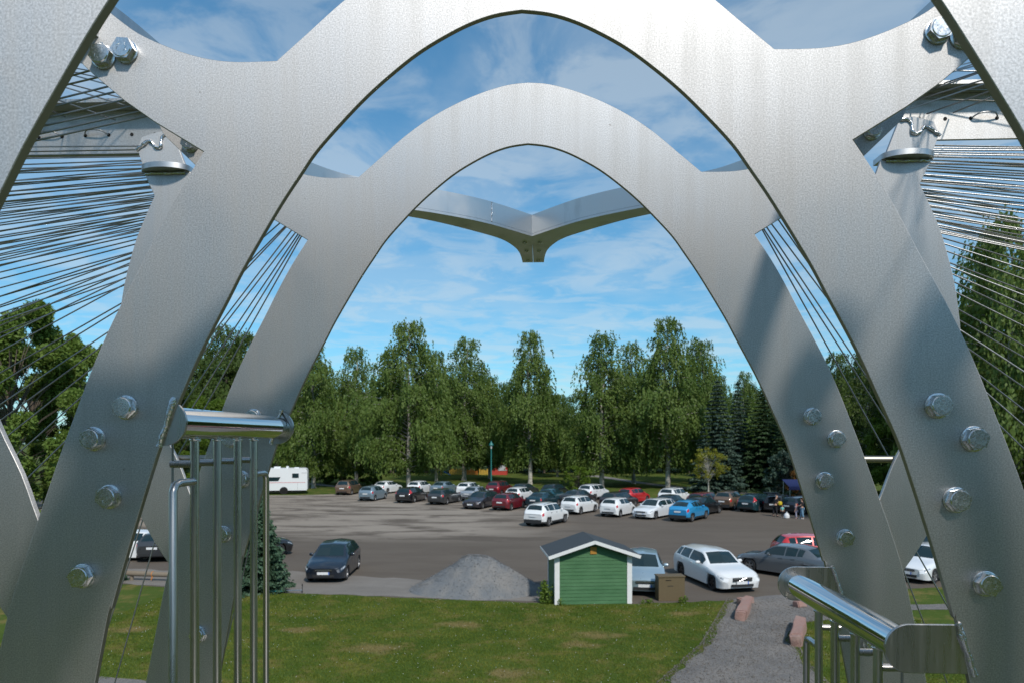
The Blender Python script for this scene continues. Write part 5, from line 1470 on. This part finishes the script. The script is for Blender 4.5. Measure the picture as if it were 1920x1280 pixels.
# lawn blades in the foreground
def blades():
    rg = np.random.default_rng(12); N = 230000
    x = rg.uniform(-15, 13, N); y = rg.uniform(15.5, 27.6, N)
    # keep what lies on the lawn: not on the path, the gravel or under the shed
    fx = [gp(a, b) for a, b in [(-420, 1074), (150, 1093), (300, 1100), (480, 1110), (760, 1121), (1000, 1131), (1180, 1133), (1370, 1126)]]
    ylim = np.interp(x, [p.x for p in fx], [p.y for p in fx])
    keep = y < ylim - 0.05 + rg.normal(0, 0.10, N)
    left = [gp(a, b) for a, b in [(1376, 1121), (1358, 1155), (1330, 1205), (1250, 1280), (1200, 1330)]]
    xl = np.interp(y, [p.y for p in left[::-1]], [p.x for p in left[::-1]])
    right = [gp(a, b) for a, b in [(1640, 1150), (1560, 1160), (1485, 1168), (1478, 1200), (1505, 1245), (1560, 1290)]]
    xr = np.interp(y, [p.y for p in right[::-1]], [p.x for p in right[::-1]])
    keep &= (x < xl - 0.03 + rg.normal(0, 0.10, N)) | ((x > xr + 0.05 + rg.normal(0, 0.08, N)) & (y < right[1].y))
    s0, s1 = gp(1042, 1133), gp(1184, 1132)
    keep &= ~((x > s0.x - 0.02) & (x < s1.x + 0.02) & (y > s0.y + 0.04))
    g0 = gp(300, 1282); keep &= ~((x < g0.x + 0.2) & (y < gp(262, 1273).y))
    x, y = x[keep], y[keep]; n = len(x)
    z = np.array([hill(a, b) for a, b in zip(x, y)])
    h = rg.uniform(0.022, 0.060, n); a = rg.uniform(0, 6.28, n); w = rg.uniform(0.006, 0.013, n); lean = rg.normal(0, 0.5, (n, 2)) * h[:, None]
    A_ = np.stack([x - w * np.cos(a), y - w * np.sin(a), z], 1); B_ = np.stack([x + w * np.cos(a), y + w * np.sin(a), z], 1); C_ = np.stack([x + lean[:, 0], y + lean[:, 1], z + h], 1)
    V = np.stack([A_, B_, C_], 1).reshape(-1, 3); F = np.arange(3 * n).reshape(n, 3)
    o = link('lawn_grass', np_mesh('lawn_grass', V, F), MATS['grass_blade']); tag(o, 'short green grass of the lawn in front of the shed', 'grass', None, 'stuff')
    # white clover heads
    N = 700; k = rg.integers(0, n, N); tet = np.array([[1, 0, -.4], [-.5, .87, -.4], [-.5, -.87, -.4], [0, 0, 1]]) * 0.010
    V = (tet[None] + np.stack([x[k], y[k], z[k] + 0.05], 1)[:, None]).reshape(-1, 3); F = (np.array([[0, 1, 3], [1, 2, 3], [2, 0, 3]])[None] + 4 * np.arange(N)[:, None, None]).reshape(-1, 3)
    o = link('clover_heads', np_mesh('clover_heads', V, F), MATS['plate_white']); tag(o, 'white clover heads sprinkled over the lawn', 'clover', None, 'stuff')
blades()

# ------------------------------------------------------------------ lamp post and playground
plain('lamp_teal', (0.02, 0.17, 0.16), 0.45); plain('lamp_glass', (0.55, 0.58, 0.58), 0.3)
p = gp(921, 916); LP = empty('street_lamp', p); tag(LP, 'teal green lamp post with a pointed cap among the birches', 'street lamp')
hL = (916 - 826) * p.y / FPX
MB().tube([(0, 0, 0), (0, 0, hL * 0.5), (0, 0, hL - 0.75)], [0.10, 0.085, 0.07], 10).build('post', MATS['lamp_teal'], LP, 50)
MB().lathe([(0.09, hL - 0.95), (0.16, hL - 0.60), (0.16, hL - 0.50), (0.09, hL - 0.48)], 12).build('lantern', MATS['lamp_glass'], LP, 40)
MB().lathe([(0.30, hL - 0.52), (0.30, hL - 0.46), (0.20, hL - 0.28), (0.09, hL - 0.12), (0.03, hL + 0.04), (0.0, hL + 0.06)], 14).build('cap', MATS['lamp_teal'], LP, 40)
plain('play_red', (0.46, 0.05, 0.035), 0.55); plain('play_orange', (0.55, 0.17, 0.02), 0.55); plain('play_yellow', (0.52, 0.33, 0.05), 0.55); plain('play_blue', (0.06, 0.22, 0.50), 0.5); plain('play_grey', (0.45, 0.47, 0.50), 0.6); plain('play_pink', (0.50, 0.16, 0.30), 0.6)
def house():
    p = gp(937, 889); root = empty('playhouse', p, -0.05); tag(root, 'red playhouse with a grey gable panel right of the lamp post', 'playhouse')
    k = p.y / FPX; w = 28 * k
    MB().box((0, 0, 0.55), (w / 2, 0.9, 0.55)).build('wall', MATS['play_red'], root)
    MB().box((w * 0.18, -0.93, 1.30), (w * 0.24, 0.04, 0.55)).build('gable_panel', MATS['play_grey'], root)
    for s in (-1, 1): MB().box((s * 0.42 + w * 0.12, 0, 1.62), (0.62, 0.9, 0.04), Matrix.Rotation(s * 0.75, 3, 'Y')).build('roof', MATS['play_red'], root)
    MB().box((w * 0.3, -0.935, 0.86), (w * 0.22, 0.04, 0.05)).build('counter', MATS['play_grey'], root)
    MB().tube([(w * 0.12, 0, 1.9), (w * 0.12, 0, 2.9)], 0.10, 8).build('chimney', MATS['play_orange'], root, 50)
house()
rp = random.Random(6)
def panel_fence(x0, x1, mat, label, n):
    a, b = gp(x0, 889), gp(x1, 889); root = empty('play_fence', a); tag(root, label, 'fence', 'coloured fence panels of the playground')
    v = b - a; L = v.length; u = v / L
    for k in range(n):
        c = u * (L * (k + 0.5) / n); hh = rp.uniform(0.75, 1.15)
        MB().box((c.x, c.y, hh / 2), (L / n * 0.36, 0.03, hh / 2)).build('board', MATS[mat], root)
    for z in (0.3, 0.65): MB().box((v.x / 2, v.y / 2 + 0.06, z), (L / 2, 0.03, 0.05), Matrix.Rotation(math.atan2(v.y, v.x), 3, 'Z')).build('rail', MATS[mat], root)
panel_fence(898, 921, 'play_yellow', 'yellow board fence left of the red playhouse', 8)
panel_fence(872, 896, 'play_orange', 'orange red board fence in the middle of the playground', 8)
panel_fence(842, 870, 'play_yellow', 'ochre board fence at the left of the playground', 9)
def slide():
    p = gp(822, 890); root = empty('play_slide', p); tag(root, 'blue slide with a pink tower at the left of the playground', 'slide')
    for x in (-0.5, 0.5):
        for y in (-0.5, 0.5): MB().box((x, y, 0.9), (0.05, 0.05, 0.9)).build('post', MATS['play_yellow'], root)
    MB().box((0, 0, 0.9), (0.55, 0.55, 0.04)).build('platform', MATS['play_orange'], root)
    MB().box((0, -0.52, 1.25), (0.5, 0.03, 0.28)).build('panel', MATS['play_pink'], root)
    MB().box((1.3, 0, 0.48), (0.95, 0.25, 0.03), Matrix.Rotation(0.47, 3, 'Y')).build('chute', MATS['play_blue'], root)
    MB().lathe([(0.75, 1.75), (0.4, 2.1), (0, 2.45)], 4).build('roof', MATS['play_blue'], root)
slide()
# blue awning at the right, behind the people
plain('tarp_blue', (0.006, 0.016, 0.09), 0.8)
p = gp(1506, 950); AW = empty('market_awning', p, 0); tag(AW, 'dark blue awning on posts behind the dark blue estate', 'awning')
MB().add([(-1.6, -0.9, 1.95), (1.6, -0.9, 1.95), (1.6, 0.9, 2.5), (-1.6, 0.9, 2.5), (-1.6, -0.9, 1.65), (1.6, -0.9, 1.65), (-1.6, -0.88, 1.93), (1.6, -0.88, 1.93), (1.6, 0.9, 2.47), (-1.6, 0.9, 2.47)],
         [(0, 1, 2, 3), (0, 4, 5, 1), (6, 9, 8, 7)]).build('cloth', MATS['tarp_blue'], AW)
for x in (-1.5, 1.5):
    for y, h in ((-0.85, 1.9), (0.85, 2.45)): MB().tube([(x, y, 0), (x, y, h)], 0.03, 6).build('pole', MATS['chrome'], AW)

# ------------------------------------------------------------------ people
plain('skin', (0.50, 0.30, 0.22), 0.6); plain('cloth_black', (0.018, 0.018, 0.022), 0.9); plain('cloth_turquoise', (0.18, 0.52, 0.50), 0.85); plain('cloth_jeans', (0.16, 0.30, 0.44), 0.9)
plain('cloth_pink', (0.60, 0.38, 0.42), 0.9); plain('cloth_lilac', (0.38, 0.36, 0.46), 0.9); plain('hair_brown', (0.08, 0.05, 0.03), 0.8); plain('hair_fair', (0.32, 0.20, 0.10), 0.8); plain('shoe_white', (0.65, 0.66, 0.68), 0.7); plain('bag_white', (0.68, 0.70, 0.72), 0.7); plain('toy_yellow', (0.60, 0.45, 0.02), 0.5)
def skin_mesh(name, J, E, mat, parent, root_key, sub=1):
    """skin a skeleton of named joints (position, radius)"""
    keys = list(J); me = bpy.data.meshes.new(name)
    me.from_pydata([J[k][0] for k in keys], [(keys.index(a), keys.index(b)) for a, b in E], [])
    o = link(name, me, mat, parent)
    o.modifiers.new('skin', 'SKIN'); 
    sv = me.skin_vertices[0].data
    for i, k in enumerate(keys):
        r = J[k][1]; sv[i].radius = (r, r) if not isinstance(r, tuple) else r
        sv[i].use_root = (k == root_key)
    md = o.modifiers.new('sub', 'SUBSURF'); md.levels = sub; md.render_levels = sub
    for md in o.modifiers:
        if md.type == 'SKIN': md.use_smooth_shade = True
    return o
def person(loc, face, H, top, legs, hair, label, arms, bend=0.0, shoes='shoe_white', step=0.06, long_hair=False):
    """H: standing height; arms: for each side the elbow and hand offsets from the shoulder, in body heights"""
    root = empty('person', loc, -face); tag(root, label, 'person')
    def p(x, y, z): return (x * H, y * H, z * H)
    sy = bend
    J = {'pelvis': (p(0, 0, .52), (.085 * H, .065 * H)), 'waist': (p(0, sy * .3, .60), (.075 * H, .055 * H)), 'chest': (p(0, sy * .8, .72), (.092 * H, .062 * H)), 'neck': (p(0, sy * 1.1, .83), .030 * H), 'jaw': (p(0, sy * 1.25 + .012, .875), .045 * H), 'head': (p(0, sy * 1.3, .93), .056 * H), 'crown': (p(0, sy * 1.3 - .004, .972), .038 * H), 'nose': (p(0, sy * 1.3 + .062, .915), .010 * H)}
    E = [('pelvis', 'waist'), ('waist', 'chest'), ('chest', 'neck'), ('neck', 'jaw'), ('jaw', 'head'), ('head', 'crown'), ('head', 'nose')]
    for s, n in ((1, 'r'), (-1, 'l')):
        st = step * s
        J['hip' + n] = (p(.05 * s, 0, .48), .062 * H); J['knee' + n] = (p(.055 * s, st * .6 + .015, .27), .040 * H); J['ankle' + n] = (p(.055 * s, st, .045), .024 * H); J['toe' + n] = (p(.062 * s, st + .09, .016), .018 * H)
        E += [('pelvis', 'hip' + n), ('hip' + n, 'knee' + n), ('knee' + n, 'ankle' + n), ('ankle' + n, 'toe' + n)]
        sh = Vector((.105 * s, sy * .9, .80)); el, ha = arms[0 if s > 0 else 1]
        e_ = sh + Vector((el[0] * s, el[1], el[2])); h_ = sh + Vector((ha[0] * s, ha[1], ha[2]))
        J['sh' + n] = (p(*sh), .034 * H); J['el' + n] = (p(*e_), .024 * H); J['wr' + n] = (p(*h_), .016 * H)
        d = (h_ - e_).normalized(); pal = h_ + d * .035; J['palm' + n] = (p(*pal), .018 * H)
        E += [('chest', 'sh' + n), ('sh' + n, 'el' + n), ('el' + n, 'wr' + n), ('wr' + n, 'palm' + n)]
        sd = d.cross(Vector((0, 1, 0.3))).normalized()
        for q in range(4):
            b = pal + d * .012 + sd * (.008 * (q - 1.5)); f1 = b + d * (.022 + .004 * (q in (1, 2))); f2 = f1 + d * .016 + Vector((0, .008, -.004))
            J[f'f{q}a' + n] = (p(*f1), .0052 * H); J[f'f{q}b' + n] = (p(*f2), .0046 * H); E += [('palm' + n, f'f{q}a' + n), (f'f{q}a' + n, f'f{q}b' + n)]
        th = pal + sd * .024 - d * .004; th2 = th + d * .018 + sd * .006
        J['ta' + n] = (p(*th), .006 * H); J['tb' + n] = (p(*th2), .005 * H); E += [('palm' + n, 'ta' + n), ('ta' + n, 'tb' + n)]
    body = skin_mesh('body', J, E, MATS['skin'], root, 'pelvis')
    g = .007 * H
    def grow(k, f=1.0):
        r = J[k][1]; r = tuple(x * f + g for x in r) if isinstance(r, tuple) else r * f + g
        return (J[k][0], r)
    T_ = {k: grow(k) for k in ('pelvis', 'waist', 'chest', 'shr', 'shl')}
    mid = lambda a, b, t: tuple(Vector(a).lerp(Vector(b), t))
    for n in 'rl': T_['el' + n] = (mid(J['sh' + n][0], J['el' + n][0], .8), .030 * H)
    T_['pelvis'] = ((J['pelvis'][0][0], J['pelvis'][0][1], J['pelvis'][0][2] + .02 * H), T_['pelvis'][1])
    skin_mesh('shirt', T_, [('pelvis', 'waist'), ('waist', 'chest'), ('chest', 'shr'), ('chest', 'shl'), ('shr', 'elr'), ('shl', 'ell')], MATS[top], root, 'chest')
    Lg = {'pelvis': grow('pelvis', 1.0)}
    El = []
    for n in 'rl':
        Lg['hip' + n] = grow('hip' + n); Lg['knee' + n] = grow('knee' + n); Lg['ankle' + n] = ((J['ankle' + n][0][0], J['ankle' + n][0][1], J['ankle' + n][0][2] + .02 * H), .032 * H); El += [('pelvis', 'hip' + n), ('hip' + n, 'knee' + n), ('knee' + n, 'ankle' + n)]
    skin_mesh('trousers', Lg, El, MATS[legs], root, 'pelvis')
    for n in 'rl':
        a, t_ = J['ankle' + n][0], J['toe' + n][0]
        skin_mesh('shoe', {'a': ((a[0], a[1] - .02 * H, .022 * H), .026 * H), 'b': ((t_[0], t_[1] + .01 * H, .018 * H), .022 * H)}, [('a', 'b')], MATS[shoes], root, 'a')
    hd = J['head'][0]; ck = {'a': ((hd[0], hd[1] - .018 * H, hd[2] + .012 * H), .058 * H), 'b': ((hd[0], hd[1] - .008 * H, hd[2] + .045 * H), .046 * H)}; ce = [('a', 'b')]
    if long_hair:
        ck['c'] = ((hd[0], hd[1] - .05 * H, hd[2] - .07 * H), .035 * H); ce.append(('a', 'c'))
    skin_mesh('hair', ck, ce, MATS[hair], root, 'a')
    for s in (1, -1): MB().lathe([(0, -.004 * H), (.006 * H, -.002 * H), (.006 * H, .002 * H), (0, .004 * H)], 8, Matrix.Translation((s * .021 * H, hd[1] + .054 * H, hd[2] - .003 * H)) @ Matrix.Rotation(math.radians(90), 4, 'X')).build('eye', MATS['cloth_black'], root, 60)
    MB().box((0, hd[1] + .051 * H, hd[2] - .043 * H), (.014 * H, .003 * H, .003 * H)).build('mouth', MATS['stripe_red'], root)
    return root
rest = ((.02, .0, -.17), (.03, .04, -.31))
hold = ((.02, .03, -.16), (-.03, .17, -.20))
person(gp(1453, 967.5), math.radians(75), 1.76, 'cloth_black', 'cloth_black', 'skin', 'man in dark clothes standing behind the open tailgate holding a yellow bag', (hold, hold), 0.06, 'cloth_black')
person(gp(1467, 969.5), math.radians(10), 1.02, 'cloth_turquoise', 'cloth_black', 'hair_fair', 'toddler in a turquoise shirt seen from behind', (rest, rest), 0, 'shoe_white', 0.03)
person(gp(1493, 971), math.radians(-50), 1.22, 'cloth_pink', 'cloth_lilac', 'hair_fair', 'girl in a pink top and lilac trousers', (rest, rest), 0, 'cloth_pink', 0.05)
person(gp(1504, 972), math.radians(-60), 1.68, 'cloth_black', 'cloth_jeans', 'hair_brown', 'woman in a black top and blue jeans beside the dark blue estate', (rest, hold), 0.01, 'shoe_white', 0.07, True)
p = gp(1453, 967.5)
bg = MB().lathe([(0.05, -0.16), (0.16, -0.14), (0.19, 0), (0.15, 0.12), (0.05, 0.15)], 12).build('carrier_bag', MATS['toy_yellow'], None, 50, (p.x + 0.36, p.y - 0.10, 1.10)); tag(bg, 'yellow bag held by the man in dark clothes', 'bag')
p = gp(1475, 971)
bg = MB().lathe([(0.15, 0.0), (0.21, 0.04), (0.22, 0.22), (0.16, 0.36), (0.06, 0.42), (0.08, 0.50)], 12).build('carrier_bag', MATS['bag_white'], None, 50, (p.x, p.y, Z0)); tag(bg, 'white carrier bag on the ground between the toddler and the girl', 'bag')
